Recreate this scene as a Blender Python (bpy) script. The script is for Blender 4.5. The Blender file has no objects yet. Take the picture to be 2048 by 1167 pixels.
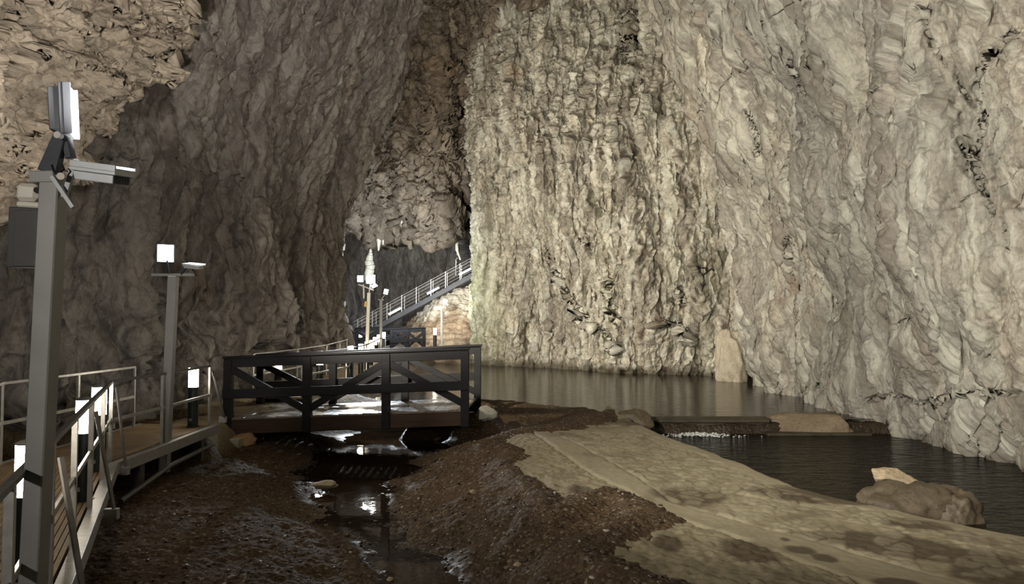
import bpy, bmesh, math, random
import numpy as np
from mathutils import Vector, Matrix

# ------------------------------------------------------------------ camera, world, exposure
W, H, F = 2048.0, 1167.0, 1479.0
EYE = 1.75
PITCH = math.atan(58.5 / F)
scn = bpy.context.scene
col = scn.collection
cd = bpy.data.cameras.new('camera'); cam = bpy.data.objects.new('camera', cd); col.objects.link(cam)
cd.sensor_fit = 'HORIZONTAL'; cd.sensor_width = 36.0; cd.lens = F / W * 36.0
cd.clip_start = 0.05; cd.clip_end = 300
cam.location = (0, 0, EYE); cam.rotation_euler = (math.pi / 2 + PITCH, 0, 0)
scn.camera = cam
vs = scn.view_settings
vs.view_transform = 'Standard'; vs.look = 'None'; vs.gamma = 1.0; vs.use_curve_mapping = False
vs.exposure = 0.0
world = bpy.data.worlds.new('world'); scn.world = world; world.use_nodes = True
bg = world.node_tree.nodes['Background']
bg.inputs[0].default_value = (0.55, 0.52, 0.47, 1); bg.inputs[1].default_value = 0.03

def cpt(px, py, Y):
    "the point at distance Y in front of the camera that stands at that place of the photograph"
    a = (px - W / 2) / F; b = (H / 2 - py) / F
    d = Vector((a, math.cos(PITCH) - b * math.sin(PITCH), math.sin(PITCH) + b * math.cos(PITCH)))
    return Vector((0, 0, EYE)) + d * (Y / d.y)
def gpt(px, py, z):
    a = (px - W / 2) / F; b = (H / 2 - py) / F
    d = Vector((a, math.cos(PITCH) - b * math.sin(PITCH), math.sin(PITCH) + b * math.cos(PITCH)))
    t = (z - EYE) / d.z
    return Vector((0, 0, EYE)) + d * t

def lamp_spot(name, loc, target, watts, size=120, blend=0.6, radius=0.12, color=(1, 0.95, 0.86), parent=None):
    l = bpy.data.lights.new(name, 'SPOT'); l.energy = watts; l.spot_size = math.radians(size); l.spot_blend = blend
    l.shadow_soft_size = radius; l.color = color
    o = bpy.data.objects.new(name, l); col.objects.link(o)
    o.location = loc
    o.rotation_euler = (Vector(target) - Vector(loc)).to_track_quat('-Z', 'Y').to_euler()
    return o
WARM = (1.0, 0.90, 0.74); NEUT = (1.0, 0.93, 0.83); COOL = (0.86, 0.93, 1.0)
# floodlights of the cave (heads on the lamp posts; the last two are unseen fill lamps added behind the camera)
lamp_spot('flood_or_fill_beam', (-2.12, 3.76, 2.86), (9.0, 14.5, 7.2), 5900, 108, 0.9, 0.10, NEUT)
lamp_spot('flood_or_fill_beam', (-2.00, 3.80, 2.66), (-4.0, 8.5, 6.8), 1000, 115, 0.35, 0.10, NEUT)
lamp_spot('flood_or_fill_beam', (-4.75, 10.7, 2.95), (5.0, 32.0, 5.5), 7000, 78, 0.8, 0.12, WARM)
lamp_spot('flood_or_fill_beam', (-4.9, 10.7, 3.0), (6.0, 12.0, 2.0), 500, 130, 0.7, 0.12, NEUT)
lamp_spot('flood_or_fill_beam', (-3.0, -4.0, 2.8), (9.5, 12.0, 5.5), 2600, 100, 1.0, 0.15, NEUT)
lamp_spot('flood_or_fill_beam', (3.2, -5.0, 2.8), (-5.2, 19.0, 14.5), 13000, 46, 0.9, 0.15, NEUT)  # unseen fill, added to brighten the upper left wall

# ------------------------------------------------------------------ noise
def _h(ix, iy, seed):
    ix = ix.astype(np.int64).astype(np.uint32); iy = iy.astype(np.int64).astype(np.uint32)
    h = ix * np.uint32(374761393) + iy * np.uint32(668265263) + np.uint32((seed * 2246822519 + 3266489917) & 0xffffffff)
    h = (h ^ (h >> np.uint32(13))) * np.uint32(1274126177)
    h = (h ^ (h >> np.uint32(16))) * np.uint32(2246822519)
    return (h ^ (h >> np.uint32(15)))
def hsh(ix, iy, seed):
    return _h(ix, iy, seed).astype(np.float64) / 4294967296.0
def pn(x, y, seed=0):
    x0 = np.floor(x); y0 = np.floor(y); fx = x - x0; fy = y - y0
    ux = fx * fx * fx * (fx * (fx * 6 - 15) + 10); uy = fy * fy * fy * (fy * (fy * 6 - 15) + 10)
    def g(ix, iy, dx, dy):
        a = hsh(ix, iy, seed) * 2 * math.pi
        return np.cos(a) * dx + np.sin(a) * dy
    a = g(x0, y0, fx, fy); b = g(x0 + 1, y0, fx - 1, fy)
    c = g(x0, y0 + 1, fx, fy - 1); d = g(x0 + 1, y0 + 1, fx - 1, fy - 1)
    return ((a + (b - a) * ux) * (1 - uy) + (c + (d - c) * ux) * uy) * 1.4
def fbm(x, y, oct=5, seed=0, gain=0.5):
    r = 0; a = 1.0
    for o in range(oct):
        r = r + a * pn(x, y, seed + o * 17); x = x * 2.03 + 3.1; y = y * 2.03 + 7.7; a *= gain
    return r
def ridge(x, y, oct=5, seed=0, gain=0.5):
    r = 0; a = 1.0
    for o in range(oct):
        r = r + a * (1 - 2.0 * np.abs(pn(x, y, seed + o * 17))); x = x * 2.07 + 1.3; y = y * 2.07 + 5.1; a *= gain
    return r
def worley(x, y, seed=0):
    x0 = np.floor(x); y0 = np.floor(y); f1 = np.full(x.shape, 9.0); f2 = np.full(x.shape, 9.0); idv = np.zeros(x.shape)
    for i in (-1, 0, 1):
        for j in (-1, 0, 1):
            cx = x0 + i; cy = y0 + j
            dx = cx + hsh(cx, cy, seed) - x; dy = cy + hsh(cx, cy, seed + 5) - y
            d = np.sqrt(dx * dx + dy * dy); m = d < f1
            f2 = np.where(m, f1, np.minimum(f2, d)); idv = np.where(m, hsh(cx, cy, seed + 9), idv); f1 = np.where(m, d, f1)
    return f1, f2, idv
def facets(x, y, seed=0, tilt=1.0):
    "broken angular rock: every cell is a tilted plane"
    x0 = np.floor(x); y0 = np.floor(y); f1 = np.full(x.shape, 9.0); val = np.zeros(x.shape)
    for i in (-1, 0, 1):
        for j in (-1, 0, 1):
            cx = x0 + i; cy = y0 + j
            dx = x - cx - hsh(cx, cy, seed); dy = y - cy - hsh(cx, cy, seed + 5); d = dx * dx + dy * dy; m = d < f1
            v = (hsh(cx, cy, seed + 9) - 0.5) + tilt * ((hsh(cx, cy, seed + 11) - 0.5) * dx + (hsh(cx, cy, seed + 12) - 0.5) * dy) * 2
            val = np.where(m, v, val); f1 = np.where(m, d, f1)
    return val
def sst(a, b, x):
    t = np.clip((x - a) / (b - a), 0, 1); return t * t * (3 - 2 * t)
def drips(s, z, w, L, seed):
    "overlapping hanging lobes of flowstone"
    r = 0
    for k in range(2):
        s2 = s / w + 0.55 * pn(s / (2.5 * w), z / (L * 1.1), seed + 3) + 0.5 * k + 0.12 * pn(s / w, z / (.25 * L), seed + 31)
        c = np.floor(s2); fu = s2 - c
        t = z / (L * (0.6 + 0.8 * hsh(c, c * 0, seed + 7 + k))) + hsh(c, c * 0 + 3, seed + k) * 7 + 0.35 * pn(s / w, z / L, seed + 11)
        rw = np.floor(t); ft = t - rw
        am = 0.15 + 0.85 * hsh(c, rw, seed + 13 + k)
        pv = sst(0, 0.13, ft) * (1 - ft) ** 0.7
        pu = np.clip(1 - (2 * fu - 1) ** 2, 0, 1) ** 0.7
        r = np.maximum(r, am * pv * pu)
    return r
def tufa(s, z, w, L, seed):
    "sharp crested ribs, stretched along the fall of the water"
    sw = s / w + 0.5 * pn(s / (w * 3), z / (L * 0.7), seed + 1) + 0.14 * pn(s / (w * .8), z / (L * 0.25), seed + 2)
    r = 1 - 2.2 * np.abs(pn(sw, z / L + 0.3 * pn(s / w, z / L, seed + 5), seed))
    return r * (0.65 + 0.6 * pn(s / (w * 1.7), z / (L * .5), seed + 9))
def pn3(x, y, z, seed=0):
    # three slanted slices of 2D noise are enough for loose rocks
    return (pn(x + 0.7 * z, y - 0.4 * z, seed) + pn(y + 0.6 * x, z - 0.3 * x, seed + 41) + pn(z + 0.5 * y, x - 0.6 * y, seed + 83)) / 1.7

# ------------------------------------------------------------------ object helpers
def tag(o, label=None, cat=None, group=None, kind=None):
    if label: o['label'] = label
    if cat: o['category'] = cat
    if group: o['group'] = group
    if kind: o['kind'] = kind
    return o
def empty(name, loc, label=None, cat=None, group=None, kind=None):
    o = bpy.data.objects.new(name, None); col.objects.link(o); o.location = loc; o.empty_display_size = 0.1
    return tag(o, label, cat, group, kind)
def link(name, me, mat, parent=None, smooth=False):
    me.materials.append(mat)
    if smooth: me.polygons.foreach_set('use_smooth', [True] * len(me.polygons))
    o = bpy.data.objects.new(name, me); col.objects.link(o)
    if parent is not None:
        o.parent = parent
        o.matrix_parent_inverse = Matrix.Translation(parent.location).inverted() if parent.parent is None else Matrix.Identity(4)
    return o
class MB:
    "collects shapes in world coordinates and links them as one mesh object"
    def __init__(s): s.bm = bmesh.new()
    def box(s, lo, hi):
        return s.beam(Vector(((lo[0]+hi[0])/2, (lo[1]+hi[1])/2, lo[2])), Vector(((lo[0]+hi[0])/2, (lo[1]+hi[1])/2, hi[2])), hi[0]-lo[0], hi[1]-lo[1], Vector((1, 0, 0)))
    def beam(s, p0, p1, w, h, side=None, taper=1.0):
        "box from p0 to p1; w across the side direction, h across the other"
        p0 = Vector(p0); p1 = Vector(p1); d = (p1 - p0).normalized()
        if side is None:
            side = Vector((0, 0, 1)).cross(d)
            if side.length < 1e-3: side = Vector((1, 0, 0))
        side = (Vector(side) - d * Vector(side).dot(d)).normalized(); up = d.cross(side)
        vs_ = []
        for p, k in ((p0, 1.0), (p1, taper)):
            for a, b in ((-1, -1), (1, -1), (1, 1), (-1, 1)):
                vs_.append(s.bm.verts.new(p + side * a * w / 2 * k + up * b * h / 2 * k))
        for f in ((0, 3, 2, 1), (4, 5, 6, 7), (0, 1, 5, 4), (1, 2, 6, 5), (2, 3, 7, 6), (3, 0, 4, 7)):
            s.bm.faces.new([vs_[i] for i in f])
        return s
    def tube(s, pts, r, n=10, caps=True):
        pts = [Vector(p) for p in pts]; rings = []
        for i, p in enumerate(pts):
            d = (pts[min(i + 1, len(pts) - 1)] - pts[max(i - 1, 0)]).normalized()
            a = d.orthogonal().normalized() if i == 0 else (a - d * a.dot(d)).normalized()
            b = d.cross(a); rr = r[i] if isinstance(r, (list, tuple)) else r
            rings.append([s.bm.verts.new(p + (a * math.cos(2*math.pi*k/n) + b * math.sin(2*math.pi*k/n)) * rr) for k in range(n)])
        for A, B in zip(rings, rings[1:]):
            for k in range(n): s.bm.faces.new((A[k], A[(k+1) % n], B[(k+1) % n], B[k]))
        if caps: s.bm.faces.new(rings[0][::-1]); s.bm.faces.new(rings[-1])
        return s
    def build(s, name, mat, parent=None, bevel=0.0, smooth=False):
        bmesh.ops.recalc_face_normals(s.bm, faces=s.bm.faces)
        if bevel > 0:
            bmesh.ops.bevel(s.bm, geom=s.bm.edges[:], offset=bevel, segments=1, affect='EDGES', clamp_overlap=True)
        me = bpy.data.meshes.new(name); s.bm.to_mesh(me); s.bm.free()
        o = link(name, me, mat, parent)
        if smooth:
            me.shade_smooth() if hasattr(me, 'shade_smooth') else None
            try: me.set_sharp_from_angle(angle=math.radians(35))
            except Exception: pass
        return o
def grid_mesh(name, P, mat, uv=None, attrs=None, flip=False, keep=None):
    "P: (nu, nv, 3) array"
    nu, nv = P.shape[:2]
    idx = np.arange(nu * nv).reshape(nu, nv)
    q = np.stack([idx[:-1, :-1], idx[1:, :-1], idx[1:, 1:], idx[:-1, 1:]], -1).reshape(-1, 4)
    if keep is not None: q = q[(keep[:-1, :-1] | keep[1:, 1:]).reshape(-1)]
    if flip: q = q[:, ::-1]
    me = bpy.data.meshes.new(name)
    me.vertices.add(nu * nv); me.vertices.foreach_set('co', P.reshape(-1).astype(np.float32))
    me.loops.add(q.size); me.loops.foreach_set('vertex_index', q.reshape(-1).astype(np.int32))
    me.polygons.add(len(q)); me.polygons.foreach_set('loop_start', np.arange(0, q.size, 4, dtype=np.int32))
    me.polygons.foreach_set('use_smooth', np.ones(len(q), dtype=bool))
    me.update(calc_edges=True)
    if uv is not None:
        l = me.uv_layers.new(name='UVMap'); u = uv.reshape(-1, 2)[q.reshape(-1)]
        l.data.foreach_set('uv', u.reshape(-1).astype(np.float32))
    for k, v in (attrs or {}).items():
        a = me.attributes.new(k, 'FLOAT', 'POINT'); a.data.foreach_set('value', v.reshape(-1).astype(np.float32))
    me.validate()
    return link(name, me, mat)

# ------------------------------------------------------------------ materials
class NT:
    def __init__(s, name):
        s.m = bpy.data.materials.new(name); s.m.use_nodes = True; s.t = s.m.node_tree
        s.p = s.t.nodes['Principled BSDF']
    def n(s, typ, **kw):
        nd = s.t.nodes.new(typ)
        for k, v in kw.items():
            if k in nd.inputs.keys(): s.put(nd.inputs[k], v)
            else: setattr(nd, k, v)
        return nd
    def put(s, sock, v):
        if isinstance(v, bpy.types.NodeSocket): s.t.links.new(v, sock)
        else: sock.default_value = v
    def set(s, k, v): s.put(s.p.inputs[k], v)
    def coord(s, kind='Object'): return s.n('ShaderNodeTexCoord').outputs[kind]
    def scale(s, vec, sc):
        nd = s.n('ShaderNodeVectorMath', operation='MULTIPLY'); s.put(nd.inputs[0], vec); nd.inputs[1].default_value = sc
        return nd.outputs[0]
    def addv(s, a, b):
        nd = s.n('ShaderNodeVectorMath', operation='ADD'); s.put(nd.inputs[0], a); s.put(nd.inputs[1], b); return nd.outputs[0]
    def noise(s, vec, sc=1.0, det=6, rough=0.6, dist=0.0, out='Fac'):
        nd = s.n('ShaderNodeTexNoise', Vector=vec, Scale=sc, Detail=det, Roughness=rough, Distortion=dist); return nd.outputs[out]
    def ramp(s, fac, stops):
        nd = s.n('ShaderNodeValToRGB', Fac=fac); cr = nd.color_ramp
        while len(cr.elements) < len(stops): cr.elements.new(0.5)
        for e, (p, c) in zip(cr.elements, stops):
            e.position = p; e.color = (c, c, c, 1) if not isinstance(c, (tuple, list)) else (*c[:3], 1)
        return nd.outputs['Color']
    def mix(s, fac, a, b, mode='MIX'):
        nd = s.n('ShaderNodeMix', data_type='RGBA', blend_type=mode)
        s.put(nd.inputs[0], fac)
        for i, v in ((6, a), (7, b)): s.put(nd.inputs[i], v if isinstance(v, bpy.types.NodeSocket) else (*v[:3], 1))
        return nd.outputs[2]
    def math(s, op, a, b=0.0):
        nd = s.n('ShaderNodeMath', operation=op); s.put(nd.inputs[0], a); s.put(nd.inputs[1], b); return nd.outputs[0]
    def attr(s, name): return s.n('ShaderNodeAttribute', attribute_name=name).outputs['Fac']
    def bump(s, h, strength=0.5, dist=0.02, prev=None):
        nd = s.n('ShaderNodeBump', Height=h, Strength=strength, Distance=dist)
        if prev is not None: s.put(nd.inputs['Normal'], prev)
        return nd.outputs[0]

def mat_plain(name, c, rough=0.5, metal=0.0, var=0.12, sc=8.0, bump=0.0, spec=0.5):
    t = NT(name); co = t.coord()
    n = t.noise(co, sc, 5)
    lo = tuple(max(0, x * (1 - var)) for x in c); hi = tuple(min(1, x * (1 + var)) for x in c)
    t.set('Base Color', t.ramp(n, [(0.3, lo), (0.7, hi)])); t.set('Roughness', rough); t.set('Metallic', metal)
    t.set('Specular IOR Level', spec)
    if bump: t.set('Normal', t.bump(t.noise(co, sc * 3, 4), 0.4, bump))
    return t.m
def mat_emit(name, c, e):
    t = NT(name); t.set('Base Color', (*c, 1)); t.set('Emission Color', (*c, 1)); t.set('Emission Strength', e); return t.m

def mat_rock(name, light, mid, dark, patch=(0.3, 0.12), streak=0.5, spots=0.5, grey=(0.2, 0.2, 0.19), bumpd=0.05, rough=0.75, sc=1.0, lines=1.0):
    t = NT(name); uv = t.coord('UV')
    big = t.noise(t.scale(uv, (patch[0], patch[1], 1)), 1.0, 6, 0.62, 0.8)
    warp = t.noise(t.scale(uv, (0.9, 0.35, 1)), 1.0, 3, 0.5, out='Color')
    uvw = t.addv(uv, t.scale(warp, (0.16, 0.15, 0)))
    st = t.noise(t.scale(uvw, (3.8 * sc, 0.70 * sc, 1)), 1.0, 12, 0.74, 0.0)
    fine = t.noise(t.scale(uvw, (8.5 * sc, 2.6 * sc, 1)), 1.0, 10, 0.72, 0.15)
    tiny = t.noise(t.scale(uvw, (19 * sc, 11 * sc, 1)), 1.0, 8, 0.75, 0.1)
    ob = t.coord(); grain = t.noise(ob, 3.6 * sc, 12, 0.78); gfine = t.noise(ob, 22 * sc, 8, 0.8)
    c = t.mix(t.ramp(big, [(0.36, 0.0), (0.62, 1.0)]), mid, light)
    c = t.mix(t.math('MULTIPLY', t.ramp(st, [(0.40, 1.0), (0.53, 0.0)]), streak), c, dark)
    c = t.mix(t.math('MULTIPLY', t.ramp(fine, [(0.36, 1.0), (0.50, 0.0)]), streak * 0.75), c, tuple(x * 1.15 for x in dark))
    c = t.mix(t.math('MULTIPLY', t.ramp(tiny, [(0.36, 1.0), (0.48, 0.0)]), streak * 0.5), c, tuple(x * 1.3 for x in dark))
    c = t.mix(t.math('MULTIPLY', t.ramp(grain, [(0.42, 1.0), (0.50, 0.0)]), 0.75), c, tuple(x * 1.5 for x in dark))
    c = t.mix(t.math('MULTIPLY', t.ramp(grain, [(0.52, 0.0), (0.62, 1.0)]), 0.6), c, tuple(min(0.85, x * 1.3) for x in light))
    c = t.mix(t.math('MULTIPLY', t.ramp(gfine, [(0.38, 1.0), (0.5, 0.0)]), 0.35), c, tuple(x * 1.4 for x in dark))
    c = t.mix(t.math('MULTIPLY', t.attr('greyzone'), 0.6), c, t.mix(grain, (0.13, 0.135, 0.12), (0.46, 0.45, 0.41)))
    gp = t.math('MULTIPLY', t.ramp(grain, [(0.545, 0.0), (0.575, 1.0)]), t.ramp(t.noise(uv, 0.55, 5, 0.6), [(0.45, 0.0), (0.6, 1.0)]))
    c = t.mix(t.math('MULTIPLY', gp, spots), c, grey)
    band = t.noise(t.scale(uvw, (1.5, 0.17, 1)), 1.0, 8, 0.66, 0.0)
    c = t.mix(t.math('MULTIPLY', t.ramp(band, [(0.42, 1.0), (0.51, 0.0)]), 0.68), c, tuple(x * 1.6 for x in dark))
    c = t.mix(t.math('MULTIPLY', t.ramp(band, [(0.52, 0.0), (0.62, 1.0)]), 0.40), c, tuple(min(0.85, x * 1.3) for x in light))
    # white calcite runs
    wr = t.noise(t.scale(uvw, (3.6 * sc, 0.6 * sc, 1)), 1.0, 12, 0.74, 0.0)
    c = t.mix(t.math('MULTIPLY', t.ramp(wr, [(0.50, 0.0), (0.64, 1.0)]), 0.65), c, tuple(min(0.85, x * 1.35) for x in light))
    # rusty patches
    ru = t.noise(t.addv(uv, (31.0, 7.0, 0)), 0.5, 5, 0.6)
    c = t.mix(t.math('MULTIPLY', t.ramp(ru, [(0.6, 0.0), (0.72, 1.0)]), 0.4), c, (0.36, 0.23, 0.13))
    # green film where the tint attribute says so
    g = t.attr('tint')
    c = t.mix(t.math('MULTIPLY', g, t.ramp(st, [(0.3, 0.25), (0.6, 0.85)])), c, (0.33, 0.36, 0.15))
    # dark damp band at the foot
    c = t.mix(t.attr('damp'), c, (0.075, 0.06, 0.035))
    t.set('Base Color', c); t.set('Roughness', rough); t.set('Specular IOR Level', 0.25)
    b = t.bump(st, 0.7, bumpd * 2.0)
    b = t.bump(fine, 0.7, bumpd, b)
    b = t.bump(grain, 0.9, bumpd * 1.2, b); b = t.bump(gfine, 0.8, bumpd * 0.3, b)
    b = t.bump(tiny, 0.8, bumpd * 0.4, b)
    t.set('Normal', b)
    return t.m

M = {}
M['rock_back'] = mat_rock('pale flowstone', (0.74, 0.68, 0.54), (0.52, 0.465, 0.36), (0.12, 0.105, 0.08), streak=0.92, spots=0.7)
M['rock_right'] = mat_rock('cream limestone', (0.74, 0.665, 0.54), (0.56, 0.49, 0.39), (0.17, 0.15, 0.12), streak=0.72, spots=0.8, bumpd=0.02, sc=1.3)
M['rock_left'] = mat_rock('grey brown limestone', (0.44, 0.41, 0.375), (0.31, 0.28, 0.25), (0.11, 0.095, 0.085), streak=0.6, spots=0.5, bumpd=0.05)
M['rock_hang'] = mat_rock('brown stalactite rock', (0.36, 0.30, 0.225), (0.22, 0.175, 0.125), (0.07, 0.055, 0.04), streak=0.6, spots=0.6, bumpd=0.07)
M['rock_over'] = mat_rock('pale overhang rock', (0.58, 0.50, 0.40), (0.42, 0.35, 0.28), (0.18, 0.15, 0.12), streak=0.35, spots=0.4, bumpd=0.02, sc=1.6)

M['galv'] = mat_plain('galvanised steel', (0.46, 0.45, 0.43), 0.42, 0.55, 0.18, 14)
M['galv_dark'] = mat_plain('dark steel', (0.17, 0.165, 0.16), 0.5, 0.5, 0.2, 14)  # darker steel for top rails, braces, legs and conduit
M['pole'] = mat_plain('grey painted steel', (0.29, 0.29, 0.285), 0.4, 0.2, 0.08, 5)
M['stair'] = mat_plain('dark painted stair steel', (0.035, 0.037, 0.042), 0.5, 0.0, 0.15, 6)
M['housing'] = mat_plain('dark grey cast metal', (0.045, 0.05, 0.06), 0.45, 0.4, 0.1, 8)
M['housing_light'] = mat_plain('light grey cast metal', (0.42, 0.44, 0.46), 0.4, 0.4, 0.1, 8)
M['white'] = mat_plain('off white plastic', (0.66, 0.63, 0.56), 0.4, 0, 0.05, 8)
M['cabinet'] = mat_plain('dark painted cabinet', (0.055, 0.055, 0.055), 0.5, 0.0, 0.1, 8)
M['black'] = mat_plain('black plastic', (0.012, 0.012, 0.013), 0.3, 0, 0.1, 8)
M['tube'] = mat_plain('green black painted metal', (0.018, 0.026, 0.026), 0.38, 0.1, 0.1, 8)
M['flood_glass'] = mat_emit('lit flood glass', (0.93, 0.97, 1.0), 14)
M['flood_dim'] = mat_emit('lit flood glass seen edge on', (0.9, 0.96, 1.0), 3)
M['shade'] = mat_emit('lit frosted shade', (1.0, 0.90, 0.74), 28)
M['tubelight'] = mat_emit('lit batten', (1.0, 0.97, 0.9), 7)
M['concrete'] = mat_plain('wet concrete', (0.07, 0.06, 0.038), 0.6, 0, 0.35, 3, 0.01)
M['concrete_pale'] = mat_plain('pale concrete', (0.36, 0.34, 0.27), 0.7, 0, 0.3, 5, 0.01)
def mat_wood(name, a, b, rough):
    t = NT(name); co = t.coord()
    n = t.noise(t.scale(co, (1.2, 9, 14)), 1.0, 6, 0.6, 0.4); m2 = t.noise(co, 1.4, 4)
    c = t.mix(t.ramp(n, [(0.35, 0.0), (0.65, 1.0)]), a, b); c = t.mix(t.math('MULTIPLY', m2, 0.4), c, tuple(x * 1.5 for x in b))
    t.set('Base Color', c); t.set('Roughness', rough); t.set('Specular IOR Level', 0.2); t.set('Normal', t.bump(n, 0.3, 0.004)); return t.m
M['wood'] = mat_wood('charcoal stained timber', (0.006, 0.0062, 0.0075), (0.013, 0.0125, 0.014), 0.6)
M['wood_brown'] = mat_wood('brown weathered timber', (0.030, 0.017, 0.011), (0.06, 0.037, 0.024), 0.6)
def mat_deckwood():
    t = NT('wet bridge planks'); co = t.coord()
    n = t.noise(t.scale(co, (9, 1.0, 3)), 1.0, 6, 0.6, 0.4); big = t.noise(co, 1.6, 5, 0.6)
    t.set('Base Color', t.mix(n, (0.09, 0.075, 0.06), (0.24, 0.21, 0.18)))
    t.set('Roughness', t.ramp(big, [(0.35, 0.16), (0.65, 0.42)])); t.set('Normal', t.bump(n, 0.5, 0.004)); return t.m
M['bridge_deck'] = mat_deckwood()
def mat_deck():
    t = NT('sandy ribbed decking'); co = t.coord()
    n = t.noise(co, 2.2, 6, 0.65); f = t.noise(co, 30, 6, 0.7)
    c = t.mix(t.ramp(n, [(0.35, 0.0), (0.65, 1.0)]), (0.21, 0.13, 0.065), (0.36, 0.26, 0.15)); c = t.mix(t.ramp(f, [(0.5, 0.0), (0.7, 0.5)]), c, (0.14, 0.09, 0.05))
    t.set('Base Color', c); t.set('Roughness', 0.65); t.set('Normal', t.bump(f, 0.4, 0.004)); return t.m
M['deck'] = mat_deck()
def mat_gravel():
    t = NT('damp gravel and mud'); co = t.coord()
    vor = t.n('ShaderNodeTexVoronoi', Vector=co, Scale=34.0); v2 = t.n('ShaderNodeTexVoronoi', Vector=co, Scale=13.0)
    big = t.noise(co, 0.7, 6, 0.6); f = t.noise(co, 45, 6, 0.7)
    c = t.mix(t.ramp(big, [(0.35, 0.0), (0.65, 1.0)]), (0.052, 0.034, 0.017), (0.115, 0.077, 0.040))
    stone = t.ramp(t.n('ShaderNodeSeparateColor', Color=vor.outputs['Color']).outputs[0], [(0.0, (0.04, 0.026, 0.016)), (0.75, (0.12, 0.08, 0.05)), (0.93, (0.19, 0.15, 0.10)), (1.0, (0.40, 0.36, 0.29))])
    c = t.mix(0.55, c, stone)
    sand = t.mix(f, (0.30, 0.245, 0.15), (0.42, 0.36, 0.24))
    c = t.mix(t.attr('sand'), c, sand)
    wet = t.attr('wet')
    c = t.mix(t.math('MULTIPLY', wet, 0.6), c, (0.016, 0.011, 0.007))
    t.set('Base Color', c); t.set('Roughness', t.math('SUBTRACT', 0.8, t.math('MULTIPLY', wet, 0.4)))
    t.set('Specular IOR Level', t.math('ADD', 0.12, t.math('MULTIPLY', wet, 0.3)))
    h = t.math('ADD', t.math('MULTIPLY', t.math('SUBTRACT', 1.0, vor.outputs['Distance']), 0.5), t.math('SUBTRACT', 1.0, v2.outputs['Distance']))
    b = t.bump(h, 0.8, 0.02); b = t.bump(f, 0.6, 0.01, b); t.set('Normal', b)
    return t.m
M['gravel'] = mat_gravel()
def mat_path():
    t = NT('cobbled concrete causeway'); co = t.coord()
    f = t.noise(co, 38, 8, 0.72); m = t.noise(co, 3.5, 6, 0.65); st = t.attr('stone'); sm = t.attr('smooth')
    c = t.mix(t.ramp(m, [(0.35, 0.0), (0.65, 1.0)]), (0.25, 0.215, 0.137), (0.34, 0.295, 0.19))
    c = t.mix(t.math('MULTIPLY', st, 0.35), c, (0.44, 0.40, 0.28))
    c = t.mix(t.ramp(f, [(0.5, 0.0), (0.75, 0.6)]), c, (0.19, 0.16, 0.10))
    c = t.mix(t.math('MULTIPLY', sm, 0.6), c, (0.36, 0.315, 0.21))
    stn = t.attr('stain'); c = t.mix(t.math('MULTIPLY', stn, 0.85), c, (0.085, 0.062, 0.036))
    t.set('Base Color', c); t.set('Roughness', 0.8); t.set('Specular IOR Level', 0.3)
    b = t.bump(f, 0.6, 0.012); t.set('Normal', b)
    return t.m
M['path'] = mat_path()
def mat_water(name, c, sx, amp, rough=0.03, spec=0.5):
    t = NT(name); co = t.coord()
    t.set('Base Color', (*c, 1)); t.set('Roughness', rough); t.set('IOR', 1.30); t.set('Specular IOR Level', spec)
    n = t.noise(t.scale(co, sx), 1.0, 4, 0.55, 0.3)
    t.set('Normal', t.bump(n, 1.0, amp)); return t.m
M['lake'] = mat_water('still olive brown water', (0.020, 0.015, 0.006), (2.5, 6.0, 1), 0.012, 0.06, 0.12)
M['river'] = mat_water('rippled dark water', (0.014, 0.012, 0.006), (2.6, 6.0, 1), 0.09, 0.10, 0.10)
M['puddle'] = mat_water('shallow brown water', (0.020, 0.012, 0.006), (5, 5, 1), 0.0015, 0.015)
M['foam'] = mat_plain('white foam', (0.75, 0.77, 0.74), 0.4, 0, 0.1, 20)
def mat_stone(name, a, b, dark, rough=0.7, wetz=None):
    t = NT(name); co = t.coord()
    n = t.noise(co, 2.4, 8, 0.65, 0.5); f = t.noise(co, 18, 8, 0.7)
    c = t.mix(t.ramp(n, [(0.35, 0.0), (0.65, 1.0)]), a, b); c = t.mix(t.ramp(f, [(0.5, 0.0), (0.68, 0.7)]), c, dark)
    t.set('Base Color', c); t.set('Roughness', rough); b_ = t.bump(n, 0.6, 0.03); t.set('Normal', t.bump(f, 0.6, 0.012, b_)); return t.m
M['stone_tan'] = mat_stone('tan stone', (0.40, 0.31, 0.19), (0.52, 0.43, 0.29), (0.2, 0.15, 0.09))
M['stone_brown'] = mat_stone('brown tan block', (0.22, 0.165, 0.10), (0.32, 0.25, 0.16), (0.10, 0.075, 0.045))
M['stone_cream'] = mat_stone('cream streaked block', (0.38, 0.33, 0.24), (0.5, 0.45, 0.34), (0.2, 0.17, 0.12))
M['stone_dark'] = mat_stone('dark brown wet boulder', (0.085, 0.065, 0.04), (0.17, 0.135, 0.085), (0.04, 0.03, 0.02), 0.5)
M['stone_orange'] = mat_stone('orange brown stone', (0.30, 0.17, 0.08), (0.42, 0.28, 0.15), (0.15, 0.09, 0.05))
M['stone_grey'] = mat_stone('pale grey stone', (0.36, 0.35, 0.28), (0.5, 0.48, 0.4), (0.2, 0.19, 0.15))
M['calcite'] = mat_stone('white calcite', (0.62, 0.60, 0.48), (0.78, 0.76, 0.66), (0.4, 0.36, 0.25), 0.4)
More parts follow.
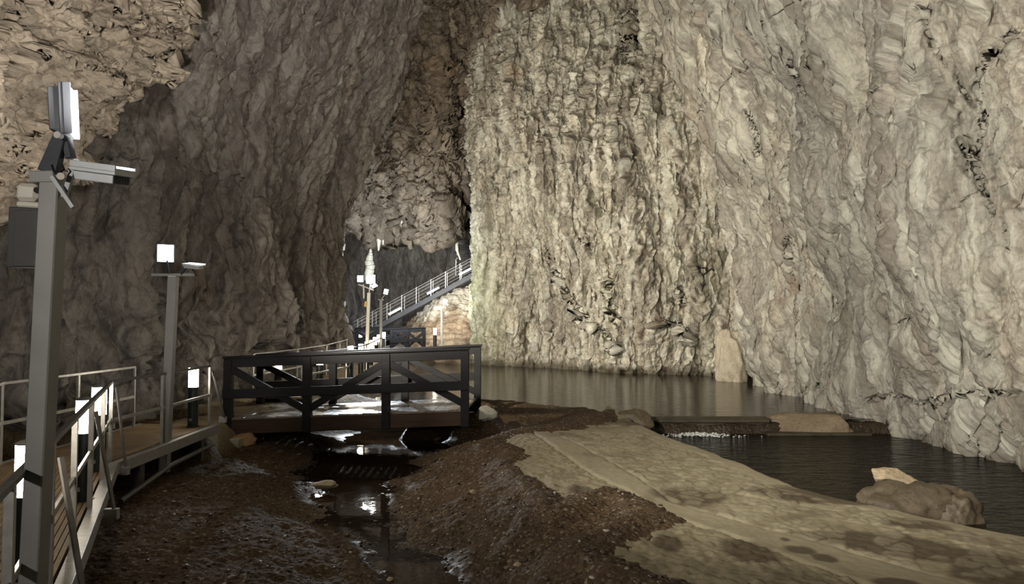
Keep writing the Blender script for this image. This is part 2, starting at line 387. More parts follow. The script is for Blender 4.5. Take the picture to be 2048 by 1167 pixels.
def mat_mound():
    t = NT('wet brown flowstone'); uv = t.coord('UV'); co = t.coord()
    n = t.noise(t.scale(co, (1.2, 1.2, 5)), 1.0, 8, 0.65, 0.6); f = t.noise(co, 9, 8, 0.7)
    c = t.mix(t.ramp(n, [(0.35, 0.0), (0.62, 1.0)]), (0.085, 0.055, 0.033), (0.25, 0.19, 0.12))
    c = t.mix(t.attr('calcite'), c, t.mix(f, (0.42, 0.36, 0.22), (0.8, 0.78, 0.7)))
    t.set('Base Color', c); t.set('Roughness', 0.28); b = t.bump(n, 0.8, 0.15); t.set('Normal', t.bump(f, 0.7, 0.05, b)); return t.m
M['mound'] = mat_mound()
M['fern'] = mat_plain('dark green fern', (0.035, 0.06, 0.02), 0.6, 0, 0.3, 20)
M['mark'] = mat_plain('dark crack line', (0.03, 0.025, 0.02), 0.9, 0, 0.1, 8)

# ------------------------------------------------------------------ plan curves
def resample(pts, step):
    "Catmull-Rom through the plan points, then points spaced by step(y)"
    p = np.array(pts, float); ext = np.vstack([2 * p[0] - p[1], p, 2 * p[-1] - p[-2]]); out = []
    for i in range(1, len(ext) - 2):
        t = np.linspace(0, 1, 60, endpoint=False)[:, None]; a, b, c, d = ext[i-1], ext[i], ext[i+1], ext[i+2]
        out.append(0.5 * ((2*b) + (-a + c)*t + (2*a - 5*b + 4*c - d)*t*t + (-a + 3*b - 3*c + d)*t**3))
    out = np.vstack(out + [p[-1:]])
    seg = np.hypot(*np.diff(out, axis=0).T); S = np.concatenate([[0], np.cumsum(seg)])
    s = [0.0]
    while s[-1] < S[-1]:
        y = np.interp(s[-1], S, out[:, 1]); x = np.interp(s[-1], S, out[:, 0]); s.append(s[-1] + step(math.hypot(x, y)))
    s = np.array(s[:-1]); return np.stack([np.interp(s, S, out[:, 0]), np.interp(s, S, out[:, 1])], 1), s
def zlevels(z0, zf, z1, fine, coarse):
    return np.concatenate([np.arange(z0, zf, fine), np.linspace(zf, z1, max(2, int((z1 - zf) / coarse)))])
def poly_sd(x, y, poly):
    "signed distance to a plan polygon, positive inside"
    p = np.array(poly, float); d = np.full(x.shape, 1e9); ins = np.zeros(x.shape, bool)
    for i in range(len(p)):
        a = p[i]; b = p[(i + 1) % len(p)]; e = b - a; L = e.dot(e) + 1e-12
        t = np.clip(((x - a[0]) * e[0] + (y - a[1]) * e[1]) / L, 0, 1)
        d = np.minimum(d, np.hypot(x - a[0] - t * e[0], y - a[1] - t * e[1]))
        c = ((a[1] > y) != (b[1] > y)) & (x < (b[0] - a[0]) * (y - a[1]) / (b[1] - a[1] + 1e-12) + a[0]); ins ^= c
    return np.where(ins, d, -d)
def line_d(x, y, line):
    p = np.array(line, float); d = np.full(x.shape, 1e9)
    for a, b in zip(p, p[1:]):
        e = b - a; t = np.clip(((x - a[0]) * e[0] + (y - a[1]) * e[1]) / (e.dot(e) + 1e-12), 0, 1)
        d = np.minimum(d, np.hypot(x - a[0] - t * e[0], y - a[1] - t * e[1]))
    return d
def project(P):
    "where wall points fall in the photograph (used to carve the wall's real cracks where they are)"
    d = P - np.array([0, 0, EYE]); f = np.array([0, math.cos(PITCH), math.sin(PITCH)]); u = np.array([0, -math.sin(PITCH), math.cos(PITCH)])
    w = np.maximum(d @ f, 0.1); return W/2 + F * d[..., 0] / w, H/2 - F * (d @ u) / w

def rock_wall(name, plan, zs, step, lean, disp, mat, side, extra=None, attrs=None, cracks=(), crack_depth=0.25):
    """rock face rising from a plan curve. side=+1 pushes the relief to the right of the curve direction, -1 to the left"""
    xy, s = resample(plan, step)
    S, Z = np.meshgrid(s, zs, indexing='ij'); X = np.repeat(xy[:, :1], len(zs), 1); Y = np.repeat(xy[:, 1:], len(zs), 1)
    dx, dy = lean(S, Z, X, Y); P = np.stack([X + dx, Y + dy, Z], -1)
    def norm(P):
        n = np.cross(np.gradient(P, axis=0), np.gradient(P, axis=1)); n /= np.linalg.norm(n, axis=-1, keepdims=True) + 1e-9
        return n * side
    big, small = disp(S, Z, P)
    P = P + norm(P) * big[..., None]
    P = P + norm(P) * small[..., None]
    if len(cracks):
        px, py = project(P); n = norm(P); dist = np.linalg.norm(P[..., :2], axis=-1)
        wob = 5 * pn(px / 14.0, py / 14.0, 77) + 2 * pn(px / 4.0, py / 4.0, 78)
        g = np.zeros(px.shape)
        for wd, ln in cracks:
            d = line_d(px + wob, py + wob * 0.7, ln); g = np.maximum(g, np.exp(-(d / wd) ** 2))
        P = P - n * (g * crack_depth)[..., None]
    uv = np.stack([S, Z], -1); a = attrs(S, Z, P) if attrs else {}
    for k in ('tint', 'damp', 'greyzone'): a.setdefault(k, np.zeros(S.shape))
    o = grid_mesh(name, P, mat, uv, a, flip=(side < 0))
    tag(o, kind='structure'); return o

# ---- right wall (nearest the camera on the right, overhanging)
def lean_R(S, Z, X, Y):
    k = np.clip(Z + 0.8, 0, None)
    l = 0.205 * k + 0.004 * k * k - 0.35 * sst(0.0, 1.6, -Z + 1.2) * 0.6
    return -l, 0 * l - 0.05 * k
def disp_R(S, Z, P):
    Sf = S + 0.25 * pn(S * 0.4, Z * 0.25, 3)
    big = 0.85 * fbm(S * 0.16, Z * 0.11, 4, 21) + 0.30 * ridge(S * 0.42 + 0.2 * Z, Z * 0.22, 3, 5) - 0.2
    m = sst(-0.25, 0.35, fbm(S * 0.22, Z * 0.2, 3, 61) + (S - 11.5) * 0.09)      # more fluted away from the camera
    m = np.clip(m, 0, 1)
    sm = (0.10 + 0.05 * m) * ridge(Sf * 0.9, Z * 0.16, 3, 9, 0.55) + (0.03 + 0.08 * m) * tufa(Sf, Z, 0.5, 5.5, 31) + (0.018 + 0.09 * m) * tufa(Sf, Z, 0.22, 3.2, 32) + (0.010 + 0.07 * m) * tufa(Sf, Z, 0.11, 1.6, 33) + (0.004 + 0.035 * m) * tufa(Sf, Z, 0.055, 0.7, 34)
    sm = sm + (0.01 + 0.05 * m) * drips(Sf, Z, 0.15, 1.6, 37)
    sm = sm + 0.05 * fbm(S * 2.6, Z * 2.2, 8, 19, 0.68)
    sm = sm - 0.16 * sst(0.45, 0.7, fbm(S * 1.3, Z * 0.6, 5, 27))
    q = (0.3 + 0.7 * sst(3, 6, Z)) * (1 - m)
    wx = .25 * pn(S * 1.5, Z * 1.5, 8) + .08 * pn(S * 6, Z * 6, 9); wz = .25 * pn(S * 1.5, Z * 1.5, 18)
    sm = sm + q * (0.24 * facets(S * 0.7 + wx, Z * 0.45 + wz, 6) + 0.10 * facets(S * 2.1 + wx, Z * 1.4 + wz, 7) + 0.04 * facets(S * 6 + wx, Z * 4 + wz, 8))
    return big, sm
def attr_R(S, Z, P):
    damp = sst(0.35, -0.15, Z + 0.75 - 0.30 * fbm(S * 1.2, Z * 0.5, 3, 90)) * 0.75
    gz = sst(9.5, 12.5, S + 0.8 * fbm(S * .5, Z * .2, 3, 93)) * sst(0.9, -0.1, fbm(S * .8, Z * .25, 3, 94))
    return {'greyzone': gz, 'damp': np.clip(damp, 0, 1), 'tint': 0.04 * sst(0.1, 0.5, fbm(S * 0.5, Z * 0.2, 3, 92))}
crR = [(4.5, [(2060, 45), (2010, 78), (1968, 118), (1952, 165), (1962, 215), (1968, 250), (1955, 290), (1948, 330), (1962, 372), (1985, 425)]),
       (4.0, [(1920, 285), (1938, 310), (1950, 345)]), (3.0, [(1840, 0), (1850, 50), (1865, 90), (1890, 130)]), (3.0, [(2000, 430), (2012, 470), (2015, 500)]),
       (3.5, [(1900, 120), (1925, 180), (1950, 210)]), (5.0, [(1740, 800), (1790, 790), (1840, 810), (1930, 780), (2048, 790)]), (4.0, [(1575, 125), (1590, 150), (1605, 185)]),
       (6.0, [(1495, 225), (1510, 270), (1515, 310)]), (7, [(1575, 480), (1585, 550)]), (3, [(1790, 655), (1815, 635)])]
rock_wall('wall_right', [(14.5, 3), (12.2, 8), (9.9, 11.2), (8.8, 13.2), (8.35, 15), (8.2, 17.2), (8.5, 20), (8.7, 23), (8.9, 25.5), (10.2, 28), (13, 30)],
          zlevels(-1.4, 8.5, 19, 0.022, 0.05), lambda d: max(0.012, d * 0.0011), lean_R, disp_R, M['rock_right'], -1, attrs=attr_R, cracks=crR, crack_depth=0.16)

# ---- back wall beyond the pool
def lean_B(S, Z, X, Y):
    k = np.clip(Z, 0, None); return 0 * k - 0.05 * np.clip(k - 9, 0, None), -0.10 * k - 0.012 * np.clip(k - 8, 0, None) ** 2
def disp_B(S, Z, P):
    Sf = S + 0.35 * pn(S * 0.3, Z * 0.2, 3)
    big = 0.9 * fbm(S * 0.17, Z * 0.10, 4, 121) + 0.35 * ridge(S * 0.5, Z * 0.16, 3, 105)
    big = big * sst(-0.5, 3.0, np.hypot(P[..., 0] + 2.35, P[..., 1] - 38.6) - 0.6) 
    up = sst(7, 12, Z)
    sm = 0.16 * tufa(Sf, Z, 0.75, 3.5, 109) + 0.15 * tufa(Sf, Z, 0.34, 1.6, 110) + 0.13 * tufa(Sf, Z, 0.17, 0.8, 111) + 0.07 * tufa(Sf, Z, 0.09, 0.4, 112)
    sm = sm + 0.10 * drips(Sf, Z, 0.16, 0.9, 137)
    sm = sm - 0.35 * sst(0.42, 0.75, fbm(S * 1.1, Z * 0.5, 4, 117))
    sm = sm + (0.10 + 0.12 * up) * fbm(S * 1.8, Z * 1.5, 8, 119, 0.68)
    return big, sm
def attr_B(S, Z, P):
    damp = sst(0.45, 0.0, Z + 0.45 - 0.18 * fbm(S * 2, Z, 3, 91)) * 0.85
    px, py = project(P)
    g = sst(90, 0, px - 935) * sst(350, 600, py + 60 * pn(S, Z * .4, 4)) * 0.6 + 0.15 * sst(0.05, 0.5, fbm(S * 0.5, Z * 0.2, 3, 95)) * sst(9, 3, Z)
    return {'damp': np.clip(damp, 0, 1), 'tint': np.clip(g, 0, 1)}
crB = [(4, [(1150, 640), (1210, 665), (1235, 700)]), (5, [(1310, 650), (1345, 645), (1372, 680)]), (4, [(1215, 560), (1225, 625), (1238, 660)]), (6, [(1256, 20), (1262, 80), (1255, 120)]),
       (5, [(1360, 580), (1365, 605)]), (4, [(1090, 500), (1120, 560), (1160, 640)]), (5, [(1170, 470), (1180, 500)])]
rock_wall('wall_back', [(13, 26), (10.8, 28.4), (9.3, 29.6), (7.0, 31.4), (3.5, 33.8), (0.5, 36.0), (-1.0, 37.4), (-1.75, 38.4), (-1.7, 40.5), (-0.8, 44), (1, 50)],
          zlevels(-1.4, 15.5, 19, 0.030, 0.08), lambda d: 0.022, lean_B, disp_B, M['rock_back'], -1, attrs=attr_B, cracks=crB, crack_depth=0.5)

# ---- left wall
def lean_L(S, Z, X, Y):
    k = np.clip(Z - 5, 0, None); f = sst(10, 20, Y)
    return (0.20 * k + 0.012 * k * k) * (0.45 + 0.55 * f) - 0.09 * np.clip(Z, 0, 5) * f, -0.03 * k
def disp_L(S, Z, P):
    Sf = S + 0.4 * pn(S * 0.3, Z * 0.2, 203)
    big = 0.75 * fbm(S * 0.18, Z * 0.12, 4, 221) + 0.30 * ridge(S * 0.4, Z * 0.2, 3, 205) - 0.2
    low = sst(3.2, 0.8, Z)
    sm = 0.13 * ridge(Sf * 0.9, Z * 0.25, 4, 209, 0.55) + (1 - .5 * low) * (0.14 * tufa(Sf, Z, 0.8, 3.0, 231) + 0.09 * tufa(Sf, Z, 0.35, 1.2, 232) + 0.05 * tufa(Sf, Z, 0.16, 0.5, 233)) + 0.06 * drips(Sf, Z, 0.28, 1.0, 237)
    wx = .25 * pn(S * 1.5, Z * 1.5, 8); wz = .25 * pn(S * 1.5, Z * 1.5, 18)
    sm = sm + (0.25 + 0.75 * low) * (0.34 * facets(S * 0.9 + wx, Z * 0.8 + wz, 206) + 0.14 * facets(S * 2.4 + wx, Z * 2.0 + wz, 207)) + 0.10 * fbm(S * 1.6, Z * 1.3, 7, 219, 0.62)
    return big, sm
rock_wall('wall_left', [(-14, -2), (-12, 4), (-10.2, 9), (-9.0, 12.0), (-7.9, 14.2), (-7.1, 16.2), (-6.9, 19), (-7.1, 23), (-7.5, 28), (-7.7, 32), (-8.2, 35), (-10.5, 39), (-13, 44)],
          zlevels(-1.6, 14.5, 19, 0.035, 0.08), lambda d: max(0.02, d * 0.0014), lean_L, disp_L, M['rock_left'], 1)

# ---- far wall behind the stair
def disp_F(S, Z, P):
    return 1.2 * fbm(S * 0.15, Z * 0.1, 4, 321), 0.4 * ridge(S * 0.5, Z * 0.12, 4, 305) + 0.3 * drips(S, Z, 0.9, 4, 331)
rock_wall('wall_far', [(-20, 46), (-14, 52), (-9, 56), (-4, 57), (2, 55), (8, 50)], zlevels(-1, 12, 20, 0.09, 0.2), lambda d: 0.07,
          lambda S, Z, X, Y: (0 * Z, -0.06 * Z), disp_F, M['rock_left'], 1)

# ---- hanging rock mass with stalactites above the stair (closes the vault)
def hang():
    nu, nv = 620, 760
    u = np.linspace(-14.5, 1.5, nu); v = np.linspace(0, 1, nv)
    U, V = np.meshgrid(u, v, indexing='ij')
    # profile: starts as the alcove roof far behind, comes forward to the lip, then climbs
    lipz = 7.1 + 0.55 * fbm(U * 0.35, U * 0 + 2, 3, 401) + 2.9 * sst(-4.0, -2.9, U) + 0.9 * sst(-8.2, -9.2, U)
    t1 = sst(0, 0.3, V)
    tz = np.clip((V - 0.25) / 0.75, 0, 1)
    X = U
    Z = np.where(V < 0.25, 8.6 + (lipz - 8.6) * (V / 0.25) ** 1.5, lipz + (18.5 - lipz) * tz)
    Y = np.where(V < 0.25, 56 - 15.5 * (V / 0.25), 40.5 - 0.9 * np.sin(np.clip(tz * 6, 0, 1) * math.pi / 2) - 5.0 * tz - 3.0 * tz ** 2)
    P = np.stack([X, Y, Z], -1)
    def norm(P):
        n = np.cross(np.gradient(P, axis=0), np.gradient(P, axis=1)); n /= np.linalg.norm(n, axis=-1, keepdims=True) + 1e-9
        return n
    n = norm(P)
    if n[nu // 2, nv * 3 // 4, 1] > 0: n = -n; fl = True
    else: fl = False
    s = U; z = Z
    big = 1.0 * fbm(s * 0.22, z * 0.14, 4, 421) + 0.5 * ridge(s * 0.5 + 0.15 * z, z * 0.3, 4, 405)
    P = P + n * big[..., None]
    n = norm(P) * (-1 if fl else 1)
    lw = sst(11, 7, z); sm = 0.20 * ridge(s * 1.1, z * 0.8, 6, 409, 0.62) + (0.05 + 0.15 * lw) * tufa(s, z, 0.4, 1.5, 431) + (0.05 + 0.10 * lw) * tufa(s, z, 0.2, 0.8, 437) + 0.08 * lw * drips(s, z, 0.22, 0.9, 439) + 0.16 * fbm(s * 1.7, z * 1.7, 6, 419, 0.65)
    sm = sm + 0.28 * facets(s * 0.45 + .3 * pn(s, z, 3), z * 0.4 + .3 * pn(s, z, 4), 441) + 0.14 * facets(s * 1.3 + .3 * pn(s, z, 3), z * 1.1, 442) + 0.09 * facets(s * 3.5, z * 3 + .3 * pn(s, z, 3), 443)
    P = P + n * sm[..., None]
    # hanging tips along the lip
    near = np.exp(-((V - 0.25) / 0.035) ** 2)
    tips = np.clip(drips(s, 0 * s + 0.3 * pn(s, s * 0, 5), 0.32, 1.3, 441), 0, 1) * 1.1 + 0.5 * np.clip(pn(s * 3.1, s * 0 + 9, 77), 0, 1)
    P[..., 2] -= near * tips
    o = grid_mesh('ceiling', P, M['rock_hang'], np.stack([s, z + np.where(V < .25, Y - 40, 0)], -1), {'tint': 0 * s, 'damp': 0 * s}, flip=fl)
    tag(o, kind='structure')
hang()

# ---- near overhang, upper left
def overhang():
    nu, nv = 700, 520
    low = [cpt(-260, 520, 6.0), cpt(-80, 500, 7.2), cpt(60, 462, 8.4), cpt(150, 400, 9.0), cpt(185, 375, 9.3), cpt(215, 295, 9.6), cpt(265, 240, 9.8), cpt(300, 215, 10.2), cpt(345, 150, 10.8), cpt(400, 105, 11.5), cpt(425, 20, 12.2), cpt(520, -120, 13), cpt(700, -300, 14)]
    up = [cpt(-800, 200, 4.2), cpt(-500, 60, 4.5), cpt(-300, -40, 4.8), cpt(-160, -140, 5.2), cpt(-100, -180, 5.4), cpt(-60, -220, 5.7), cpt(-20, -260, 6), cpt(20, -300, 6.2), cpt(60, -340, 6.6), cpt(120, -380, 7.0), cpt(200, -420, 7.5), cpt(330, -500, 8), cpt(500, -600, 9)]
    back = [p + Vector((-2.2, 3.0, 2.2)) for p in low]
    def interp(pts, n):
        a = np.array([list(p) for p in pts]); t = np.linspace(0, len(pts) - 1, n)
        return np.stack([np.interp(t, np.arange(len(pts)), a[:, k]) for k in range(3)], 1)
    def smooth(a, k=21):
        kern = np.hanning(k); kern /= kern.sum(); pad = np.pad(a, ((k//2, k//2), (0, 0)), 'edge')
        return np.stack([np.convolve(pad[:, i], kern, 'valid') for i in range(3)], 1)
    L = smooth(interp(low, nu)); U = smooth(interp(up, nu)); B = smooth(interp(back, nu))
    v = np.linspace(-0.35, 1, nv)
    P = np.zeros((nu, nv, 3))
    for j, vv in enumerate(v):
        if vv < 0: P[:, j] = L + (B - L) * (-vv / 0.35)
        else: P[:, j] = L + (U - L) * vv + np.array([0.0, -0.5, -0.35]) * math.sin(vv * math.pi)
    SS = np.repeat(np.concatenate([[0], np.cumsum(np.linalg.norm(np.diff(L, axis=0), axis=1))])[:, None], nv, 1)
    VV = np.repeat((v * 7.5)[None, :], nu, 0)
    def norm(P):
        n = np.cross(np.gradient(P, axis=0), np.gradient(P, axis=1)); n /= np.linalg.norm(n, axis=-1, keepdims=True) + 1e-9
        return n
    n = norm(P); cdir = np.array([0, 0, EYE]) - P[nu//2, nv*2//3]
    fl = np.dot(n[nu//2, nv*2//3], cdir) < 0; sg = -1 if fl else 1
    nearl = sst(2.2, 4.5, SS)           # the leftmost stretch is smooth
    wx = .3 * pn(SS * 1.2, VV * 1.2, 8) + .1 * pn(SS * 4, VV * 4, 9); wz = .3 * pn(SS * 1.2, VV * 1.2, 18)
    big = 0.25 * fbm(SS * 0.5, VV * 0.35, 4, 521) - 0.18
    big = big + nearl * (0.42 * facets(SS * 0.55 + wx, VV * 0.5 + wz, 506) + 0.20 * facets(SS * 1.4 + wx, VV * 1.2 + wz, 507))
    P = P + n * sg * big[..., None]; n = norm(P)
    sm = (0.25 + 0.75 * nearl) * (0.075 * facets(SS * 3.8 + .2 * pn(SS * 5, VV * 5, 61), VV * 3.2 + .2 * pn(SS * 5, VV * 5, 62), 509) + 0.030 * facets(SS * 9 + .2 * pn(SS * 12, VV * 12, 63), VV * 8, 510) + 0.05 * fbm(SS * 2, VV * 2, 7, 519, 0.62))
    P = P + n * sg * sm[..., None]
    o = grid_mesh('ceiling', P, M['rock_over'], np.stack([SS, VV], -1), {'tint': 0 * SS, 'damp': 0 * SS}, flip=fl)
    tag(o, kind='structure')
overhang()

# ---- rough lid and rear of the cave, so that light stays inside
def lid():
    x = np.linspace(-24, 24, 90); y = np.linspace(-14, 62, 140); X, Y = np.meshgrid(x, y, indexing='ij')
    Z = 18.2 + 1.5 * fbm(X * 0.12, Y * 0.12, 4, 601)
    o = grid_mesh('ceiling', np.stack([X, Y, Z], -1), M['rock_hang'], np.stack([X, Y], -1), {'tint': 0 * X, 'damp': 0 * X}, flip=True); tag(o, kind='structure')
lid()

# ------------------------------------------------------------------ ground, causeway and water
PZ = -0.25                                                              # top of the causeway
pe = [gpt(*p, PZ) for p in ((1205, 806), (1235, 822), (1300, 860), (1420, 905), (1600, 975), (1800, 1022), (2048, 1075))]
EDGE = [(p.x, p.y) for p in pe] + [(6.6, 5.0), (9.5, 3.0), (14, 1.0)]     # water-side edge, far to near
gb = [(1215, 838), (1150, 852), (1090, 857), (1030, 866), (1000, 880), (1033, 896), (1036, 908), (1018, 922), (1030, 940), (1060, 962), (1098, 985), (1112, 1012), (1168, 985), (1218, 974), (1270, 995), (1337, 1030), (1275, 1048), (1190, 1090), (1198, 1108), (1240, 1130), (1300, 1150), (1390, 1175), (1500, 1250), (1500, 1500)]
gb = [gpt(*p, PZ + 0.03) for p in gb]
PATHPOLY = [(p.x, p.y) for p in gb] + [(4, 0.5), (14, 0.5)] + [(x + 0.4, y) for x, y in EDGE[::-1]]
STREAM = [(-2.0, 17.3, 1.0), (-2.45, 16.0, 1.1), (-2.65, 13.6, 0.80), (-2.55, 12.5, 0.85), (-2.4, 11.6, 0.40), (-2.25, 10.8, 0.36), (-2.05, 9.9, 0.26), (-1.8, 9.2, 0.16), (-1.3, 8.3, 0.10), (-1.0, 7.6, 0.26), (-0.72, 6.9, 0.28), (-0.3, 5.6, 0.2), (0.2, 3.5, 0.2)]
LAKE = [(-0.85, 19.4), (0.6, 18.5), (1.8, 17.6), (2.5, 16.95), (3.0, 16.75), (14, 16.75), (14, 48), (-1.5, 42), (-3.4, 40.0), (-4.5, 37.5), (-4.3, 30), (-4.0, 24), (-3.9, 19.5), (-3.0, 19.0)]
BANK = [(-16, 12.4), (-5.35, 12.6), (-5.5, 14.0), (-5.35, 15.0), (-4.6, 17.0), (-3.9, 19.5), (-4.2, 26), (-4.6, 37), (-4, 41), (-4, 60), (-16, 60)]
def ground_z(X, Y):
    d = np.full(X.shape, 1e9); hw = np.zeros(X.shape)
    for (x0, y0, w0), (x1, y1, w1) in zip(STREAM, STREAM[1:]):
        e = np.array([x1 - x0, y1 - y0]); t = np.clip(((X - x0) * e[0] + (Y - y0) * e[1]) / e.dot(e), 0, 1)
        dd = np.hypot(X - x0 - t * e[0], Y - y0 - t * e[1]); m = dd < d; d = np.where(m, dd, d); hw = np.where(m, w0 + (w1 - w0) * t, hw)
    ds = d - hw - 0.16 * fbm(X * 1.3, Y * 1.3, 4, 702)
    dp = -poly_sd(X, Y, PATHPOLY) + 0.05 * fbm(X * 3, Y * 3, 4, 703)     # distance outside the causeway
    sx = np.interp(Y, [3.5, 5.6, 6.9, 7.6, 8.3, 9.2, 9.9, 10.9, 12.3, 13.2, 16, 17.3], [.2, -.3, -.72, -1.0, -1.3, -1.8, -2.15, -2.45, -2.62, -2.73, -2.45, -2.0])
    right = sst(-0.15, 0.15, X - sx)
    zl = -0.79 + 0.20 * sst(0, 1.3, ds) + 0.04 * sst(1, 3, ds)
    tt = np.clip(ds, 0, None) / (np.clip(ds, 0, None) + np.clip(dp, 0, None) + 1e-6)
    zr = -0.79 + 0.56 * sst(0.0, 0.95, tt)
    z = zl * (1 - right) + zr * right
    z = np.where(ds < 0, np.maximum(-0.79 + ds * 0.35, -0.95), z)
    far = sst(15.3, 16.8, Y) * right
    z = z * (1 - far) + (-0.27 + 0.05 * fbm(X * .8, Y * .8, 3, 5)) * far
    farstream = sst(17.0, 18.2, Y); z = z * (1 - farstream) + (-0.22) * farstream
    bk = sst(-0.5, 0.12, poly_sd(X, Y, BANK)); z = z * (1 - bk) + (-0.10 + 0.05 * fbm(X * .6, Y * .6, 3, 8)) * bk
    z = z + (0.035 * fbm(X * 0.9, Y * 0.9, 4, 710) + 0.018 * fbm(X * 3.5, Y * 3.5, 4, 711)) * sst(-0.1, 0.3, ds)
    # inside the causeway the gravel dives below the slab, on its rim it laps over it
    z = np.where(dp < 0.35, z * sst(0, 0.35, dp) + (PZ + 0.035 + np.clip(dp, -0.5, 0.35) * 0.30) * (1 - sst(0, 0.35, dp)), z)
    ex = np.interp(Y, [p[1] for p in EDGE[::-1]], [p[0] for p in EDGE[::-1]])
    riv = sst(-0.02, 0.25, X - ex) * sst(16.8, 16.5, Y); z = z * (1 - riv) + (-1.25) * riv
    lk = poly_sd(X, Y, LAKE) + 0.12 * fbm(X * 1.5, Y * 1.5, 3, 720); z = np.where(lk > -0.5, z * (1 - sst(-0.5, 0.1, lk)) + (-0.50 - 0.5 * sst(0, 1.2, lk)) * sst(-0.5, 0.1, lk), z)
    return z, ds, dp, lk, bk
def ground():
    d = [3.0]
    while d[-1] < 62: d.append(d[-1] + max(0.018, 0.0000 + d[-1] ** 2 * 0.00026 if d[-1] < 22 else 0.25))
    y = np.array(d); u = np.linspace(-1.12, 0.95, 900)
    Y, U = np.meshgrid(y, u, indexing='ij'); X = U * (Y + 2.0)
    z, ds, dp, lk, bk = ground_z(X, Y)
    f1, f2, idv = worley(X * 11, Y * 11, 731); g1, g2, idg = worley(X * 26, Y * 26, 733)
    act = sst(-0.12, 0.1, ds) * sst(24, 12, Y)
    z = z + act * (0.030 * np.clip(0.55 - f1, 0, 1) * (idv > 0.45) + 0.013 * np.clip(0.55 - g1, 0, 1)) + act * 0.012 * fbm(X * 8, Y * 8, 3, 737)
    sand = np.clip(bk * sst(0.0, 0.4, fbm(X * 0.8, Y * 0.8, 3, 741) + 0.25) * 0.8, 0, 1)
    wet = np.clip(sst(0.45, 0.02, ds + 0.15 * fbm(X * 2, Y * 2, 3, 744)) + sst(-0.7, -0.1, lk) + 0.0, 0, 1)
    o = grid_mesh('floor', np.stack([X, Y, z], -1), M['gravel'], None, {'sand': sand, 'wet': wet}, flip=True)
    tag(o, kind='structure')
ground()

def causeway():
    e, s = resample(EDGE, lambda d: max(0.016, d * 0.0022))
    vv = np.concatenate([[-0.02, -0.02, -0.015, 0.0], np.cumsum(np.full(330, 0.02)) ])
    n = len(e)
    tan = np.gradient(e, axis=0); tan /= np.linalg.norm(tan, axis=1, keepdims=True)
    # across direction: to the left of the view, level
    acr = np.array([-1.0, -0.25]) / math.hypot(1, 0.25)
    X = e[:, :1] + acr[0] * vv[None, :]; Y = e[:, 1:] + acr[1] * vv[None, :]
    wob = 0.06 * fbm(s[:, None] * 1.1 + 0 * X, 0 * X + 1, 3, 801); X = X + wob * np.exp(-np.clip(vv, 0, 9) * 2)[None, :]
    Ls = [gpt(*p, PZ) for p in ((1040, 850), (1060, 862), (1200, 958), (1337, 1025), (1718, 1164), (2300, 1350))]; Rs = [gpt(*p, PZ) for p in ((1085, 850), (1100, 862), (1230, 925), (1340, 1000), (1925, 1164), (2600, 1330))]
    band = poly_sd(X, Y, [(p.x, p.y) for p in Ls] + [(p.x, p.y) for p in Rs[::-1]]) + 0.02 * fbm(X * 4, Y * 4, 3, 808)
    lx = np.interp(-Y, [-p.y for p in Ls], [p.x for p in Ls]); left = sst(0.05, -0.05, X - lx)
    rim = sst(0.18, 0.24, np.repeat(vv[None, :], n, 0) + 0.03 * fbm(X * 4, Y * 4, 3, 809))
    sm = np.clip(np.maximum(sst(-0.02, 0.03, band), 1 - rim), 0, 1)
    f1, f2, idv = worley(X * 4.2 + .25 * pn(X * 5, Y * 5, 2), Y * 4.2 + .25 * pn(X * 5, Y * 5, 4), 811)
    cob = (1 - sm) * (1 - left)
    stone = cob * sst(0.05, 0.2, f2 - f1) * (idv > 0.35)
    z = PZ + 0.0 * X + 0.03 * fbm(X * 0.6, Y * 0.6, 3, 815)
    z = z + cob * (0.008 * (stone * (0.5 + idv)) - 0.004) + 0.008 * sm + (0.010 + 0.010 * left) * fbm(X * 9, Y * 9, 4, 817, 0.6) * (1 - 0.6 * sm)
    z = z - 0.02 * np.exp(-(band / 0.03) ** 2)
    z[:, 0] = -1.4; z[:, 1] = -0.85; z[:, 2] = PZ - 0.05
    def blob(px, py, rx, ry, rot=0.0):
        p = gpt(px, py, PZ); q = gpt(px + rx, py, PZ); r = gpt(px, py + ry, PZ); a = (X - p.x) ; b = (Y - p.y)
        ax = abs(q.x - p.x); by = abs(r.y - p.y); c_, s_ = math.cos(rot), math.sin(rot); a2 = (a * c_ + b * s_) / ax; b2 = (-a * s_ + b * c_) / by
        return sst(1.25, 0.75, np.hypot(a2, b2) + 0.30 * fbm(X * 2.2, Y * 2.2, 4, 821))
    st = 0 * X
    for b in ((1155, 978, 26, 12), (1378, 990, 66, 17), (1590, 988, 90, 17, -0.35), (1690, 1000, 60, 9, -0.3), (1335, 1082, 30, 20, -0.2), (1500, 1104, 48, 24), (1570, 1080, 12, 4), (1600, 1100, 30, 9), (1652, 1117, 25, 10), (1830, 1048, 60, 10, -.3), (1760, 1082, 150, 20, -0.3), (1900, 1110, 130, 20, -0.3), (1790, 1165, 40, 9), (2000, 1150, 110, 28), (1120, 842, 130, 12), (1260, 845, 40, 6)):
        st = np.maximum(st, blob(*b))
    st = np.maximum(st * (1 - 0.4 * stone), 0.35 * sst(0.25, 0.6, fbm(X * 1.1, Y * 1.1, 4, 823)))
    o = grid_mesh('stone_causeway', np.stack([X, Y, z], -1), M['path'], None, {'stone': stone, 'smooth': sm, 'stain': np.clip(st, 0, 1)}, flip=False, keep=poly_sd(X, Y, PATHPOLY) > -0.22)
    tag(o, 'pale cobbled stone causeway running beside the dark channel', 'causeway')
causeway()

